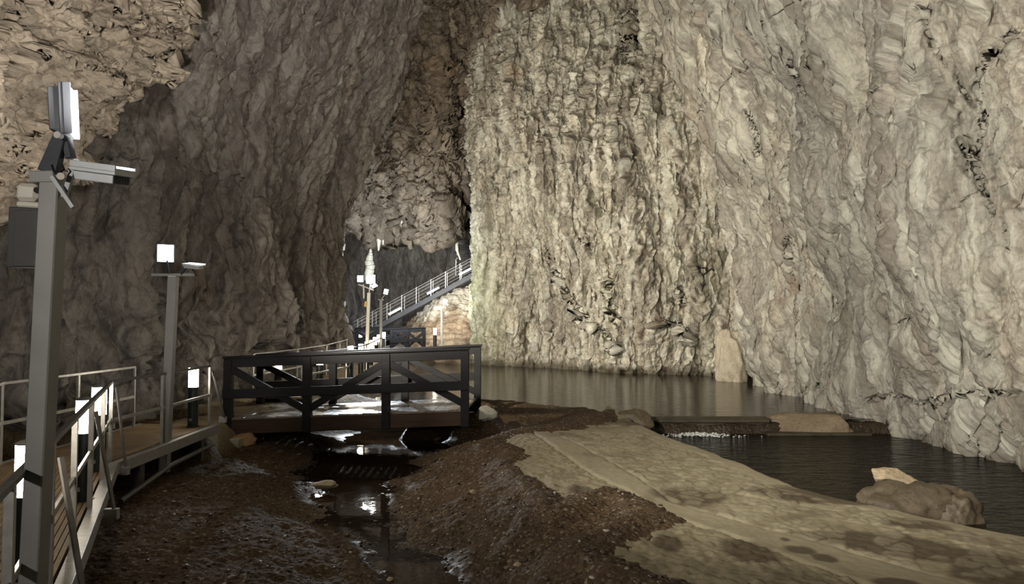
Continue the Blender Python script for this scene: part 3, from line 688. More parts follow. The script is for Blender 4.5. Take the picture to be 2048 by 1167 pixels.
def flat(name, poly, z, mat, label=None, cat=None):
    bm = bmesh.new(); f = bm.faces.new([bm.verts.new((x, y, z)) for x, y in poly]); bmesh.ops.triangulate(bm, faces=[f])
    bmesh.ops.recalc_face_normals(bm, faces=bm.faces)
    me = bpy.data.meshes.new(name); bm.to_mesh(me); bm.free()
    if me.polygons[0].normal.z < 0: me.flip_normals()
    o = link(name, me, mat); tag(o, label, cat)
    return o
LW, RW = -0.45, -0.75
tag(flat('cave_lake', [(-4.6, 18.4), (-1.4, 18.3), (2.2, 16.7), (14, 16.7), (14, 49), (-1.5, 43), (-6, 42), (-5, 37)], LW, M['lake']), 'calm olive brown pool at the foot of the back wall', 'pool')
tag(flat('river_channel', [(2.0, 16.62), (15, 16.62), (15, 1.5), (8.5, 1.5), (5.8, 4.6), (3.4, 6.5), (2.6, 9), (2.2, 12), (1.8, 15)], RW, M['river']), 'dark rippled channel between causeway and right rock wall', 'channel')
tag(flat('stream_puddle', [(-4.6, 17.2), (-0.4, 17.2), (-0.9, 12.0), (-1.2, 10), (-0.2, 8), (0.8, 4), (-0.8, 4), (-1.9, 8), (-2.7, 9.6), (-3.8, 11.2)], -0.775, M['puddle']), 'shallow reflective stream trickling from under the wooden bridge', 'stream')

# pebbles strewn over the gravel
def pebbles():
    rng = np.random.default_rng(5); bm = bmesh.new(); bmesh.ops.create_icosphere(bm, subdivisions=1, radius=1.0)
    base = np.array([v.co[:] for v in bm.verts]); faces = np.array([[v.index for v in f.verts] for f in bm.faces]); bm.free()
    N = 9000; Y = 4.5 + 10.5 * rng.random(N) ** 1.3; X = (rng.random(N) * 1.15 - 0.75) * Y * 0.95
    z, ds, dp, lk, bk = ground_z(X, Y); ex = -2.7 - 0.46 * (Y - 4.93)
    ok = (ds > -0.05) & (dp > -0.1) & (X > np.where(Y < 9.2, ex, -4.8)) & (X < 3.5); X, Y, z = X[ok], Y[ok], z[ok]
    n = len(X); r = 0.006 + 0.020 * rng.random(n) ** 3
    ang = rng.random(n) * 6.28; sc = np.stack([r * (0.8 + 0.7 * rng.random(n)), r * (0.7 + .5 * rng.random(n)), r * (0.45 + 0.35 * rng.random(n))], 1)
    V = base[None] * (1 + 0.18 * rng.standard_normal((n, len(base), 1))) * sc[:, None]
    c, s_ = np.cos(ang)[:, None], np.sin(ang)[:, None]
    V = np.stack([V[..., 0] * c - V[..., 1] * s_, V[..., 0] * s_ + V[..., 1] * c, V[..., 2]], -1) + np.stack([X, Y, z + r * 0.3 + 0.008], 1)[:, None]
    Fc = (faces[None] + (np.arange(n) * len(base))[:, None, None]).reshape(-1, 3)
    me = bpy.data.meshes.new('pebbles'); me.vertices.add(n * len(base)); me.vertices.foreach_set('co', V.reshape(-1).astype(np.float32))
    me.loops.add(Fc.size); me.loops.foreach_set('vertex_index', Fc.reshape(-1).astype(np.int32)); me.polygons.add(len(Fc)); me.polygons.foreach_set('loop_start', np.arange(0, Fc.size, 3, dtype=np.int32)); me.update(calc_edges=True)
    a = me.attributes.new('shade', 'FLOAT', 'POINT'); a.data.foreach_set('value', np.repeat(rng.random(n), len(base)).astype(np.float32))
    t = NT('mixed pebbles'); t.set('Base Color', t.ramp(t.attr('shade'), [(0.0, (0.035, 0.024, 0.016)), (0.7, (0.085, 0.06, 0.04)), (0.93, (0.16, 0.125, 0.085)), (1.0, (0.5, 0.46, 0.38))])); t.set('Roughness', 0.4)
    o = link('pebbles', me, t.m, None, True); tag(o, 'small loose pebbles strewn over the dark gravel stream bed', 'pebbles', kind='stuff')
pebbles()

# ------------------------------------------------------------------ loose rocks
def rock(name, c, dims, seed, mat, label, cat='rock', rot=0.0, sub=5, rough=0.22, cuts=7, fine=0.05, boxy=1.0):
    rng = random.Random(seed); bm = bmesh.new(); bmesh.ops.create_icosphere(bm, subdivisions=sub, radius=1.0)
    co = np.array([v.co[:] for v in bm.verts])
    n = co.copy(); r = 1 + rough * (pn3(n[:, 0] * 1.2 + seed, n[:, 1] * 1.2, n[:, 2] * 1.2, seed) + 0.5 * pn3(n[:, 0] * 2.7 + seed, n[:, 1] * 2.7, n[:, 2] * 2.7, seed + 1))
    P = np.sign(n) * np.abs(n) ** boxy * r[:, None]
    for k in range(cuts):       # flat broken faces
        d = np.array([rng.gauss(0, 1), rng.gauss(0, 1), rng.gauss(0, 0.8)]); d /= np.linalg.norm(d); h = rng.uniform(0.62, 0.9)
        e = P @ d - h; P = P - np.clip(e, 0, None)[:, None] * d * 0.88
    P = P * (1 + fine * (pn3(P[:, 0] * 5, P[:, 1] * 5, P[:, 2] * 5, seed + 3) + .5 * pn3(P[:, 0] * 11, P[:, 1] * 11, P[:, 2] * 11, seed + 4)))[:, None]
    P = P * np.array(dims) / 2; cr, sr = math.cos(rot), math.sin(rot)
    P = np.stack([P[:, 0] * cr - P[:, 1] * sr, P[:, 0] * sr + P[:, 1] * cr, P[:, 2]], 1)
    for v, p in zip(bm.verts, P): v.co = p
    me = bpy.data.meshes.new(name); bm.to_mesh(me); bm.free()
    o = link(name, me, mat, None, True); o.location = c; tag(o, label, cat); return o
p = gpt(1850, 1040, RW)
rock('boulder', (p.x + 0.02, p.y + 0.25, -0.80), (1.35, 0.95, 0.95), 4, M['stone_dark'], 'large dark brown boulder sitting in the channel at right', 'boulder', -0.35)
rock('boulder', (p.x + 0.42, p.y + 0.05, -0.80), (0.62, 0.8, 0.88), 9, M['stone_dark'], 'steep dark rock at right end of the boulder cluster in the channel', 'boulder', -0.6)
p = gpt(1768, 985, -0.75)
rock('stone_block', (p.x - 0.04, p.y - 0.25, -0.47), (0.62, 0.42, 0.26), 12, M['stone_tan'], 'tan flat topped stone lying on left end of the channel boulder', 'rock', -0.2)
rock('stone_block', (p.x - 0.16, p.y - 0.45, -0.72), (0.36, 0.4, 0.42), 15, M['stone_tan'], 'small tan stone under the flat stone, at the causeway edge', 'rock', 0.3)
p = gpt(650, 968, -0.66); rock('stone', (p.x, p.y, -0.66), (0.36, 0.24, 0.14), 21, M['stone_tan'], 'flat tan stone at the left brink of the small stream', 'rock', 0.1, 4)
p = gpt(487, 893, -0.62); rock('stone', (p.x, p.y, -0.52), (0.46, 0.36, 0.32), 25, M['stone_orange'], 'orange brown pointed rock below the left end of the wooden bridge', 'rock', 0.4, 4)
p = gpt(968, 834, -0.22); rock('stone', (p.x + .05, p.y + .1, -0.16), (0.46, 0.3, 0.30), 27, M['stone_grey'], 'pale grey stone beside the right end post of the wooden bridge', 'rock', 0.0, 4)
p = gpt(1268, 838, -0.3); rock('boulder', (p.x, p.y + 0.3, -0.42), (0.95, 0.55, 0.62), 29, M['stone_dark'], 'rounded dark boulder at the causeway end of the weir', 'boulder', -0.3, 4)
p = gpt(1483, 765, LW); rock('boulder', (p.x, p.y + 1.0, 0.25), (1.3, 1.4, 2.9), 31, M['stone_cream'], 'tall cream block standing in the pool between back and right walls', 'boulder', 0.1, 5)
for (px, py, w, sd, lb) in ((1860, 955, 0.0, 0, 0),): pass
for i, (px, py, s_, lab) in enumerate([(560, 905, 0.10, 'small dark cobble left of the reflective puddle'), (876, 880, 0.15, 'brown cobble on the bank below the bridge, nearest its middle'), (893, 862, 0.17, 'brown cobble high on the bank below the bridge'), (932, 842, 0.16, 'brown cobble against the right foot of the wooden bridge'), (945, 985, 0.07, 'round pale pebble alone on the gravel mound'), (1035, 1131, 0.06, 'small pale cobble on gravel near the bottom centre'), (780, 1160, 0.06, 'pale pebble by the stream at the bottom edge')]):
    p = gpt(px, py, -0.55); zz = float(ground_z(np.array([p.x]), np.array([p.y]))[0][0]); p = gpt(px, py, zz)
    rock('cobble', (p.x, p.y, zz + s_ * 0.2), (s_ * 1.3, s_, s_ * 0.7), 40 + i, M['stone_tan'] if i > 3 else M['stone_dark'], lab, 'cobble', i * 0.7, 3)

# ------------------------------------------------------------------ weir
def weir():
    w = empty('concrete_weir', (5.2, 16.72, -1.2), 'low dark concrete weir holding back the pool', 'weir')
    a = MB(); a.beam((2.95, 16.78, -1.0), (5.75, 16.78, -1.0), 0.22, 1.2); a.build('weir_wall', M['concrete'], w, 0.02)
    a = MB(); a.beam((2.95, 16.62, -0.47), (5.75, 16.62, -0.47), 0.12, 0.08); a.build('weir_lip', M['concrete'], w, 0.02)
    b = rock('stone_abutment', (6.75, 16.75, -0.68), (2.0, 0.62, 0.72), 52, M['stone_brown'], 'squared tan rock block between weir and right wall', 'rock', 0.0, 5, 0.08, 3, boxy=0.45)
    c = MB(); c.box((5.6, 16.3, -1.1), (7.9, 16.66, -0.70)); tag(c.build('concrete_ledge', M['concrete'], None, 0.02), 'low wet ledge in front of the squared rock block', 'ledge')
    random.seed(3); bm = bmesh.new()
    for i in range(260):
        x = random.gauss(0, 0.42); r = random.uniform(0.008, 0.035) * math.exp(-abs(x)); 
        m = Matrix.Translation((4.1 + x, 16.30 + random.gauss(0, 0.10), RW + 0.005 + random.random() * 0.05 * math.exp(-(x * 2) ** 2))) @ Matrix.Diagonal((r * 1.8, r, r * 0.9, 1))
        bmesh.ops.create_icosphere(bm, subdivisions=1, radius=1, matrix=m)
    me = bpy.data.meshes.new('water_foam'); bm.to_mesh(me); bm.free()
    tag(link('water_foam', me, M['foam'], None, True), 'patch of white foam where water drops below the weir', 'foam', kind='stuff')
weir()

# ------------------------------------------------------------------ wooden bridges
def bridge(name, A0, A1, B0, B1, h, label, post_w=0.155, board=0.175, scale=1.0, nb=3, cross=False, planks=30):
    """A0, A1: deck level ends of the near side; B0, B1: of the far side"""
    A0, A1, B0, B1 = map(Vector, (A0, A1, B0, B1)); e = empty(name, (A0 + A1 + B0 + B1) / 4 - Vector((0, 0, 0.3)), label, 'bridge')
    zup = Vector((0, 0, 1))
    for near, (p, q) in ((1, (A0, A1)), (0, (B0, B1))):
        d = (q - p).normalized(); out = Vector((0, -1, 0)) if near else Vector((0, 1, 0))
        P = [p.lerp(q, i / nb) for i in range(nb + 1)]
        for c in P:
            m = MB(); m.beam(c - zup * 0.30 * scale, c + zup * (h - 0.02), post_w, post_w, Vector((1, 0, 0))); m.build('post', M['wood'], e, 0.008)
        m = MB(); m.beam(p + zup * (h - board / 2) - d * post_w * .5 + out * 0.02, q + zup * (h - board / 2) + d * post_w * .5 + out * 0.02, 0.07, board); m.build('top_rail', M['wood'], e, 0.006)
        m = MB(); m.beam(p + zup * (h + 0.02) - d * post_w * .6, q + zup * (h + 0.02) + d * post_w * .6, 0.19 * scale, 0.04); m.build('handrail_cap', M['wood'], e, 0.006)
        mz = h * 0.42
        m = MB(); m.beam(p + zup * mz - d * post_w * .5 + out * (post_w * .5 + 0.02), q + zup * mz + d * post_w * .5 + out * (post_w * .5 + 0.02), 0.05, board); m.build('mid_rail', M['wood'] if near == 0 else M['wood'], e, 0.006)
        for i in range(nb):
            a, b = P[i], P[i + 1]
            pairs = [(a + zup * (h - board), b + zup * 0.12)] if i % 2 == 0 else [(a + zup * 0.12, b + zup * (h - board))]
            if cross: pairs = [(a + zup * (h - board), b + zup * 0.1), (a + zup * 0.1, b + zup * (h - board))]
            for s_, t_ in pairs:
                m = MB(); m.beam(s_ + out * 0.005, t_ + out * 0.005, 0.09, 0.13 * scale); m.build('diagonal_brace', M['wood'], e, 0.006)
            if near and not cross:
                for kk in ((a, 1),):
                    m = MB(); m.beam(a + zup * 0.02 + d * 0.05, a + zup * 0.30 + d * 0.05 + d * (-0.0), 0.06, 0.2, taper=0.6); m.build('knee_block', M['wood'], e, 0.004)
        m = MB(); m.beam(p - zup * 0.145 + out * (-0.02), q - zup * 0.145 + out * (-0.02), 0.13, 0.27 * scale); tag(m.build('side_beam', M['wood_brown'] if near else M['wood'], e, 0.01), 'brown side beam under the planks' if near else None)
    m = MB()
    for i in range(planks):
        t0 = (i + 0.06) / planks; t1 = (i + 0.94) / planks; a = A0.lerp(A1, (t0 + t1) / 2); b = B0.lerp(B1, (t0 + t1) / 2)
        m.beam(a - Vector((0, 0.02, 0.0 - 0.005 * math.sin(i * 2.3))), b, (A1 - A0).length / planks * 0.975, 0.045, Vector((1, 0, 0)))
    m.build('deck_planks', M['bridge_deck'], e, 0.004)
    return e
bridge('wooden_bridge', (-5.42, 14.2, -0.12), (-0.90, 14.2, 0.045), (-5.62, 16.6, -0.18), (-0.77, 16.6, 0.03), 1.16, 'dark timber footbridge with diagonal braced railings over the small stream', planks=30)
def bpt(px, py, Y): return cpt(px, py, Y)
bridge('wooden_bridge', bpt(783, 699, 36), bpt(848, 697, 36), bpt(712, 693, 40), bpt(806, 690, 40), 1.0, 'small distant dark timber bridge with crossed braces, below the metal stair', nb=2, cross=True, planks=14, scale=1.0)

c = MB(); c.box((-5.85, 13.75, -0.62), (-5.05, 14.30, -0.43)); tag(c.build('concrete_pad', M['concrete_pale'], None, 0.01), 'pale concrete pad under the left near post of the wooden bridge', 'pad')

# ------------------------------------------------------------------ metal walkways
def ax(Y, off=0.0): return -2.91 - 0.46 * (Y - 4.93) + off
def boards(m, p0, p1, q0, q1, n, gap, th=0.03, top=0.0):
    "boards running from the p end to the q end; p0..p1 and q0..q1 are the two ends, left to right"
    p0, p1, q0, q1 = map(Vector, (p0, p1, q0, q1))
    for i in range(n):
        a = p0.lerp(p1, (i + 0.5) / n); b = q0.lerp(q1, (i + 0.5) / n); w = (p1 - p0).length / n
        nrm = (q0 - p0).normalized().cross(Vector((0, 0, 1))); w = abs((p1 - p0).dot(nrm)) / n
        m.beam(a + Vector((0, 0, top - th / 2)), b + Vector((0, 0, top - th / 2)), max(0.004, w - gap), th)
wk = empty('metal_walkway', (-5.0, 8.0, -0.3), 'sandy ribbed walkway on steel beams, curving in from lower left', 'walkway')
m = MB(); boards(m, (ax(1.4) - 1.40, 1.4, 0), (ax(1.4) - 0.13, 1.4, 0), (-6.28, 9.15, 0), (ax(9.15) - 0.13, 9.15, 0), 26, 0.008)
m.build('ribbed_deck', M['deck'], wk)
m = MB(); m.beam((-5.66, 9.15, -0.02), (-5.72, 12.75, -0.02), 1.22, 0.035)
tag(m.build('deck_panel', M['deck'], wk), 'smooth sandy deck panel beside the second lamp post')
m = MB(); m.beam((ax(1.4, -0.05), 1.4, -0.07), (ax(9.2, -0.05), 9.2, -0.07), 0.11, 0.15); m.build('edge_beam', M['galv'], wk, 0.004)
m = MB(); m.beam((ax(9.2, -0.05), 9.2, -0.07), (-5.03, 12.75, -0.07), 0.09, 0.15); m.build('edge_beam', M['galv'], wk, 0.004)
m = MB(); m.beam((-6.33, 9.0, -0.07), (-6.36, 12.75, -0.07), 0.06, 0.15); m.build('edge_beam', M['galv'], wk, 0.004)
for Y in (3.2, 5.6, 8.0):
    m = MB(); m.box((ax(Y) - 0.28, Y - 0.05, -0.78), (ax(Y) - 0.16, Y + 0.05, -0.05)); m.build('support_leg', M['galv_dark'], wk, 0.003)
for Y in (10.3, 12.3):
    m = MB(); m.box((-5.25, Y - 0.06, -0.75), (-5.10, Y + 0.06, -0.05)); m.build('support_leg', M['galv_dark'], wk, 0.003)
m = MB(); m.tube([(-4.9, 9.35, -0.50), (-5.0, 10.9, -0.36), (-5.05, 12.6, -0.32)], 0.035); tag(m.build('cable_conduit', M['galv_dark'], wk, 0, True), 'dark conduit slung below the deck edge')
m = MB(); m.beam((-5.05, 12.75, -0.09), (-6.3, 12.75, -0.09), 0.05, 0.16); m.build('end_beam', M['galv'], wk, 0.004)

def railing(label, posts, h=1.0, mid=0.5, outs=(), name='metal_railing', pw=0.045, top_mat='galv_dark', braces=(), group=None, ext=None, nrails=0, rr=0.022):
    posts = [Vector(p) for p in posts]; e = empty(name, posts[0], label, 'railing', group)
    for i, p in enumerate(posts):
        q = posts[min(i + 1, len(posts) - 1)] - posts[max(i - 1, 0)]; q.z = 0
        m = MB(); m.beam(p - Vector((0, 0, 0.03)), p + Vector((0, 0, h)), pw, pw * 0.75, q); m.build('post', M['galv'], e, 0.003)
    m = MB()
    pts = posts if ext is None else [Vector(ext)] + posts
    for a, b in zip(pts, pts[1:]): m.beam(a + Vector((0, 0, h)), b + Vector((0, 0, h)), rr * 2, rr * 1.6)
    m.build('top_rail', M[top_mat], e, 0.003)
    if nrails:
        for k in range(nrails):
            m = MB()
            for a, b in zip(pts, pts[1:]): m.tube([a + Vector((0, 0, h * (k + 1) / (nrails + 1))), b + Vector((0, 0, h * (k + 1) / (nrails + 1)))], rr * .55, 6)
            m.build('mid_rail', M['galv'], e)
    else:
        m = MB()
        for a, b in zip(pts, pts[1:]): m.beam(a + Vector((0, 0, mid)), b + Vector((0, 0, mid)), 0.025, 0.045)
        m.build('mid_rail', M['galv'], e, 0.003)
    for (t, b) in braces:
        t = Vector(t); b = Vector(b); m = MB(); m.beam(t, b, 0.05, 0.018); br = m.build('brace', M['galv_dark'], e, 0.002)
        m = MB(); m.beam(b + Vector((-0.10, 0, 0.02)), b + Vector((0.03, 0, 0.02)), 0.06, 0.10); tag(m.build('bracket', M['galv'], br, 0.003), 'pale bracket at the brace foot')
    return e
pl = [(ax(Y, -0.1), Y, 0) for Y in (2.3, 3.5, 4.7, 5.84, 7.05, 8.27, 9.35)]
railing('grey steel railing along the near curving edge of the ribbed walkway', pl, 0.99, 0.52,
        braces=[((-3.10, 5.12, 0.82), (-2.90, 5.10, -0.16)), ((-4.03, 7.2, 0.88), (-3.82, 7.2, -0.12)), ((-4.98, 9.35, 0.92), (-4.83, 9.35, -0.14))], ext=(ax(1.0, -0.1), 1.0, 0), pw=0.06)
railing('short steel railing past the second lamp post, up to the bridge', [(-5.06, 10.75, 0), (-5.13, 12.60, 0)], 0.99, 0.50,
        braces=[((-5.10, 12.65, 0.90), (-5.00, 12.95, 0.02))], ext=(ax(9.35, -0.12), 9.35, 0))
railing('far side steel railing along the back of the ribbed walkway', [(-6.25, 9.1, 0), (-6.25, 10.7, 0), (-6.28, 12.35, 0)], 0.99, 0.50, top_mat='galv',
        braces=[((-6.32, 12.3, 0.6), (-6.55, 12.2, 0.02)), ((-6.30, 9.1, 0.7), (-6.5, 9.0, -0.05))], ext=(-5.15, 6.6, 0))

# walkway on the left bank past the bridge
w2 = empty('metal_walkway', (-5.2, 22, -0.1), 'sandy walkway along the left wall beyond the wooden bridge', 'walkway')
C = [(-4.75, 17.0), (-4.45, 20.2), (-4.65, 24), (-5.15, 28), (-5.7, 32), (-6.0, 35.5), (-6.3, 39)]
m = MB()
for (x0, y0), (x1, y1) in zip(C, C[1:]): m.beam((x0 - 0.65, y0, 0.0), (x1 - 0.65, y1, 0.0), 1.3, 0.05)
m.build('deck_panel', M['deck'], w2)
m = MB()
for (x0, y0), (x1, y1) in zip(C, C[1:]): m.beam((x0, y0, -0.05), (x1, y1, -0.05), 0.06, 0.16)
m.build('edge_beam', M['galv'], w2)
railing('steel railing on the pool side of the far walkway', [(x - 0.06, y, 0) for x, y in C], 0.99, 0.5, nrails=0)
railing('thin rusty steel railing against the left rock wall past the bridge', [(-6.0, 17.2, 0), (-5.85, 20.2, 0), (-6.0, 24, 0), (-6.5, 28, 0), (-6.9, 31, 0)], 0.99, 0.5)

# ------------------------------------------------------------------ bollard lights
def bollard(loc, label, scale=1.0, detail=True):
    x, y, z = loc; e = empty('bollard_light', (x, y, z), label, 'bollard light', 'lit bollards along the walkways'); s = scale
    m = MB(); m.tube([(x, y, z), (x, y, z + 0.655 * s)], 0.084, 24); m.build('bollard_post', M['tube'], e, 0, True)
    m = MB(); m.tube([(x, y, z + 0.655 * s), (x, y, z + 0.975 * s)], 0.079, 24); sh = m.build('lamp_shade', M['shade'], e, 0, True)
    m = MB(); m.tube([(x, y, z + 0.976 * s), (x, y, z + 0.985 * s), (x, y, z + 1.0 * s)], [0.084, 0.084, 0.05], 24); tag(m.build('cap', M['housing_light'], sh, 0, True), 'pale cap')
    if detail:
        m = MB(); m.box((x - 0.022, y - 0.092, z + 0.10), (x + 0.018, y - 0.080, z + 0.14)); tag(m.build('fixing_plate', M['galv'], e), 'small silver fixing plate')
        m = MB(); m.tube([(x, y, z - 0.005), (x, y, z + 0.012)], 0.10, 24); m.build('base_ring', M['tube'], e)
    return e
bollard((ax(4.72, -0.24), 4.72, 0), 'nearest lit bollard, partly hidden by the tall near lamp post')
bollard((-4.21, 7.33, 0), 'second nearest lit bollard behind the curving railing')
bollard((-4.86, 8.75, 0), 'lit bollard at the bend of the curving railing')
bollard((-5.32, 12.4, 0), 'lit bollard just right of the second lamp post, before the bridge')
far = [(557, 17.0, 708, 'low lit bollard behind the left end of the wooden bridge handrail'), (640, 18.4, 701, 'glowing bollard seen over the middle of the bridge handrail'), (701, 20.8, 691, 'first bollard of the close far row, left of the tall white lamp post'),
       (722, 24.5, 686, 'second bollard of the close far row, just left of the white lamp post'), (734, 27, 682, 'bollard directly behind the foot of the white lamp post'), (742, 29.5, 679, 'fourth bollard of the far row, right of the white lamp post'),
       (750, 32, 673, 'fifth bollard of the far row'), (757.5, 34, 668, 'last tall bollard of the far row beside the thin grey post'), (768, 38.5, 663, 'small glowing bollard at the left railing of the distant bridge'), (870, 36, 655, 'lone bollard right of the distant timber bridge'), (721, 42, 668, 'small round lit bollard behind the left post of the distant bridge')]
for px, Y, ty, lb in far:
    t = cpt(px, ty, Y); bollard((t.x, t.y, t.z - 1.0), lb, 1.0, False)

# ------------------------------------------------------------------ lamp posts
def head(e, c, fdir, up, L=0.30, Wd=0.24, T=0.07, glass='flood_glass', housing='housing'):
    "rectangular floodlight: c centre, fdir the way the glass faces, up its long axis"
    c = Vector(c); f = Vector(fdir).normalized(); u = Vector(up); u = (u - f * u.dot(f)).normalized(); s = f.cross(u)
    m = MB(); m.beam(c - u * L / 2, c + u * L / 2, Wd, T * 0.55, s); m.beam(c - f * T * 0.22 - u * L * 0.4, c - f * T * 0.85 - u * L * 0.34, Wd * 0.8, 0.04, s)
    for k in range(7): m.beam(c - f * T * 0.6 - u * L * 0.42 + s * Wd * (k - 3) * 0.13, c - f * T * 0.6 + u * L * 0.42 + s * Wd * (k - 3) * 0.13, 0.006, T * 0.7, s)
    h = m.build('lamp_head', M[housing], e, 0.004)
    m = MB(); m.beam(c + f * (T * 0.28) - u * L * 0.44, c + f * (T * 0.28) + u * L * 0.44, Wd * 0.9, 0.012, s); m.build('lamp_glass', M[glass], h)
    for a in (-1, 1):
        m = MB(); m.beam(c + f * T * 0.25 + s * a * Wd * 0.49 - u * L / 2, c + f * T * 0.25 + s * a * Wd * 0.49 + u * L / 2, 0.012, T * .5, s); m.build('rim', M[housing], h, 0.002)
def lamp_post(foot, top, w, label):
    e = empty('lamp_post', foot, label, 'lamp post'); m = MB(); m.beam(foot, top, w, w, Vector((1, 0, 0))); m.build('pole', M['pole'], e, 0.006)
    return e
# near post
f0 = cpt(66, 1167, 3.8); t0 = cpt(109, 352, 3.8); d = (t0 - f0).normalized(); foot = f0 - d * ((f0.z + 0.15) / d.z)
foot.z = -0.72; foot = f0 + d * ((-0.72 - f0.z) / d.z)
e = lamp_post(foot, t0, 0.098, 'tall near grey lamp post at left with two floodlight heads')
m = MB(); m.beam(foot + Vector((0, 0, 0.0)), foot + Vector((0, 0, 0.02)), 0.24, 0.24, Vector((1, 0, 0))); m.build('base_plate', M['galv'], e, 0.003)
m = MB(); m.beam(cpt(95, 345, 3.8), cpt(95, 368, 3.8), 0.125, 0.11, Vector((1, 0, 0))); m.build('pole_bracket', M['pole'], e, 0.004)
m = MB(); a = cpt(98, 345, 3.78); b = cpt(122, 268, 3.78); m.beam(a, b, 0.10, 0.05, Vector((1, 0, 0)), 0.62); m.beam(cpt(133, 275, 3.80), cpt(142, 318, 3.80), 0.035, 0.05, Vector((1, 0, 0))); m.build('tilt_arm', M['housing'], e, 0.004)
m = MB(); b = cpt(121, 272, 3.74); m.tube([b, b + Vector((0, -0.03, 0))], 0.018, 14); m.build('pivot_bolt', M['galv'], e)
m = MB(); b = cpt(151, 325, 3.72); m.tube([b, b + Vector((0, 0.14, 0))], 0.022, 14); m.build('pivot_bolt', M['galv'], e)
head(e, cpt(134, 222, 3.83), (1, 0.32, 0.06), (0.03, 0, 1), 0.265, 0.15, 0.075, 'flood_glass', 'housing')
head(e, cpt(207, 341, 3.80), (0.13, -0.12, 1), (1, 0, -0.13), 0.235, 0.20, 0.065, 'flood_dim', 'housing_light')
m = MB(); m.beam(cpt(104, 352, 3.74), cpt(147, 415, 3.74), 0.022, 0.02, Vector((1, 0, 1))); m.beam(cpt(147, 335, 3.78), cpt(128, 395, 3.78), 0.028, 0.02, Vector((1, 0, 0))); m.beam(cpt(148, 332, 3.76), cpt(166, 352, 3.76), 0.05, 0.04, Vector((0, 1, 0))); m.build('stay_bracket', M['housing_light'], e, 0.002)
m = MB(); m.tube([cpt(104, 330, 3.72), cpt(108, 342, 3.71), cpt(118, 346, 3.71), cpt(128, 338, 3.72), cpt(124, 328, 3.74)], 0.006, 8); m.build('cable', M['black'], e, 0, True)
m = MB(); m.tube([cpt(121, 352, 3.70), cpt(121, 352, 3.74)], 0.018, 14); tag(m.build('round_button', M['white'], e), 'small round white fitting')
# camera and cabinet on the near post
e = empty('security_camera', cpt(65, 412, 3.85), 'white boxy security camera on top of the dark cabinet at left', 'security camera')
m = MB(); m.beam(cpt(42, 385, 3.85), cpt(84, 388, 3.85), 0.10, 0.095, Vector((0, 1, 0)), 0.92); m.build('camera_body', M['white'], e, 0.018)
m = MB(); m.beam(cpt(40, 409, 3.85), cpt(88, 412, 3.85), 0.07, 0.03, Vector((0, 1, 0))); m.build('mount_foot', M['white'], e, 0.008)
m = MB(); m.tube([cpt(74, 380, 3.78), cpt(76, 381, 3.82)], 0.016, 14); tag(m.build('lens', M['black'], e), 'black round lens')
e = empty('electrical_cabinet', cpt(58, 535, 3.9), 'dark flat electrical cabinet fixed behind the near lamp post', 'cabinet')
m = MB(); m.beam(cpt(56, 535, 3.9), cpt(60, 416, 3.9), 0.155, 0.11, Vector((1, 0, 0))); m.build('cabinet_body', M['cabinet'], e, 0.004)
m = MB(); m.beam(cpt(53, 532, 3.835), cpt(57, 420, 3.835), 0.135, 0.008, Vector((1, 0, 0))); m.build('cabinet_door', M['cabinet'], e, 0.002)
m = MB(); m.tube([cpt(80, 468, 3.83), cpt(81, 456, 3.83)], 0.006, 8); m.build('latch', M['galv'], e)
# second post
foot = Vector((-5.08, 10.9, -0.45)); top = cpt(347, 552, 10.9)
e = lamp_post(foot, top, 0.122, 'second grey lamp post with a dazzling floodlight, by the sandy deck')
m = MB(); m.beam(top + Vector((-0.32, 0, 0.02)), top + Vector((0.30, 0, 0.02)), 0.05, 0.04); m.build('crossbar', M['pole'], e, 0.003)
head(e, cpt(332, 506, 10.85), (0.25, -1, -0.15), (0, 0.1, 1), 0.28, 0.24, 0.08, 'flood_glass')
head(e, cpt(388, 530, 10.85), (0.1, -0.15, 1), (1, 0, 0), 0.26, 0.2, 0.05, 'flood_dim', 'housing_light')
m = MB(); m.beam(top + Vector((-0.06, 0, 0)), cpt(334, 520, 10.85), 0.04, 0.03); m.build('tilt_arm', M['housing'], e, 0.003)
m = MB(); m.beam(top + Vector((0.1, 0, 0)), cpt(372, 534, 10.85), 0.03, 0.03); m.build('tilt_arm', M['housing'], e, 0.003)
m = MB(); m.tube([cpt(330, 606, 10.9), cpt(342, 606, 10.9)], 0.012, 8); m.build('side_peg', M['housing'], e)
# third post: white, three heads
foot = cpt(734, 702, 25.2); top = cpt(738, 585, 25.2)
e = lamp_post(foot, top, 0.11, 'bright white lamp post with several floodlights in front of the stair')
tag(e.children[0], 'white painted pole'); e.children[0].data.materials.clear(); e.children[0].data.materials.append(M['white'])
head(e, cpt(721, 557, 25.2), (0, -1, -0.1), (0, 0, 1), 0.24, 0.22, 0.08); head(e, cpt(741, 558, 25.1), (0.1, -1, -0.1), (0, 0, 1), 0.30, 0.30, 0.08)
head(e, cpt(748, 572, 25.0), (0.5, -0.7, 0.6), (0.7, 0, 0.7), 0.24, 0.12, 0.06)
m = MB(); m.beam(cpt(716, 568, 25.2), cpt(748, 580, 25.2), 0.04, 0.04); m.beam(cpt(727, 568, 25.2), cpt(728, 596, 25.2), 0.05, 0.05); m.beam(top, cpt(742, 566, 25.2), 0.04, 0.04); m.build('crossbar', M['pole'], e)
m = MB(); m.beam(cpt(731, 613, 25.15), cpt(733, 602, 25.15), 0.10, 0.02, Vector((1, 0, 0))); tag(m.build('warning_plate', mat_plain('yellow plate', (0.55, 0.38, 0.08), 0.5), e), 'small yellow plate')
foot = cpt(762, 700, 33); top = cpt(762, 600, 33)
e = lamp_post(foot, top, 0.12, 'thin grey lamp post with one small round light, right of the white one')
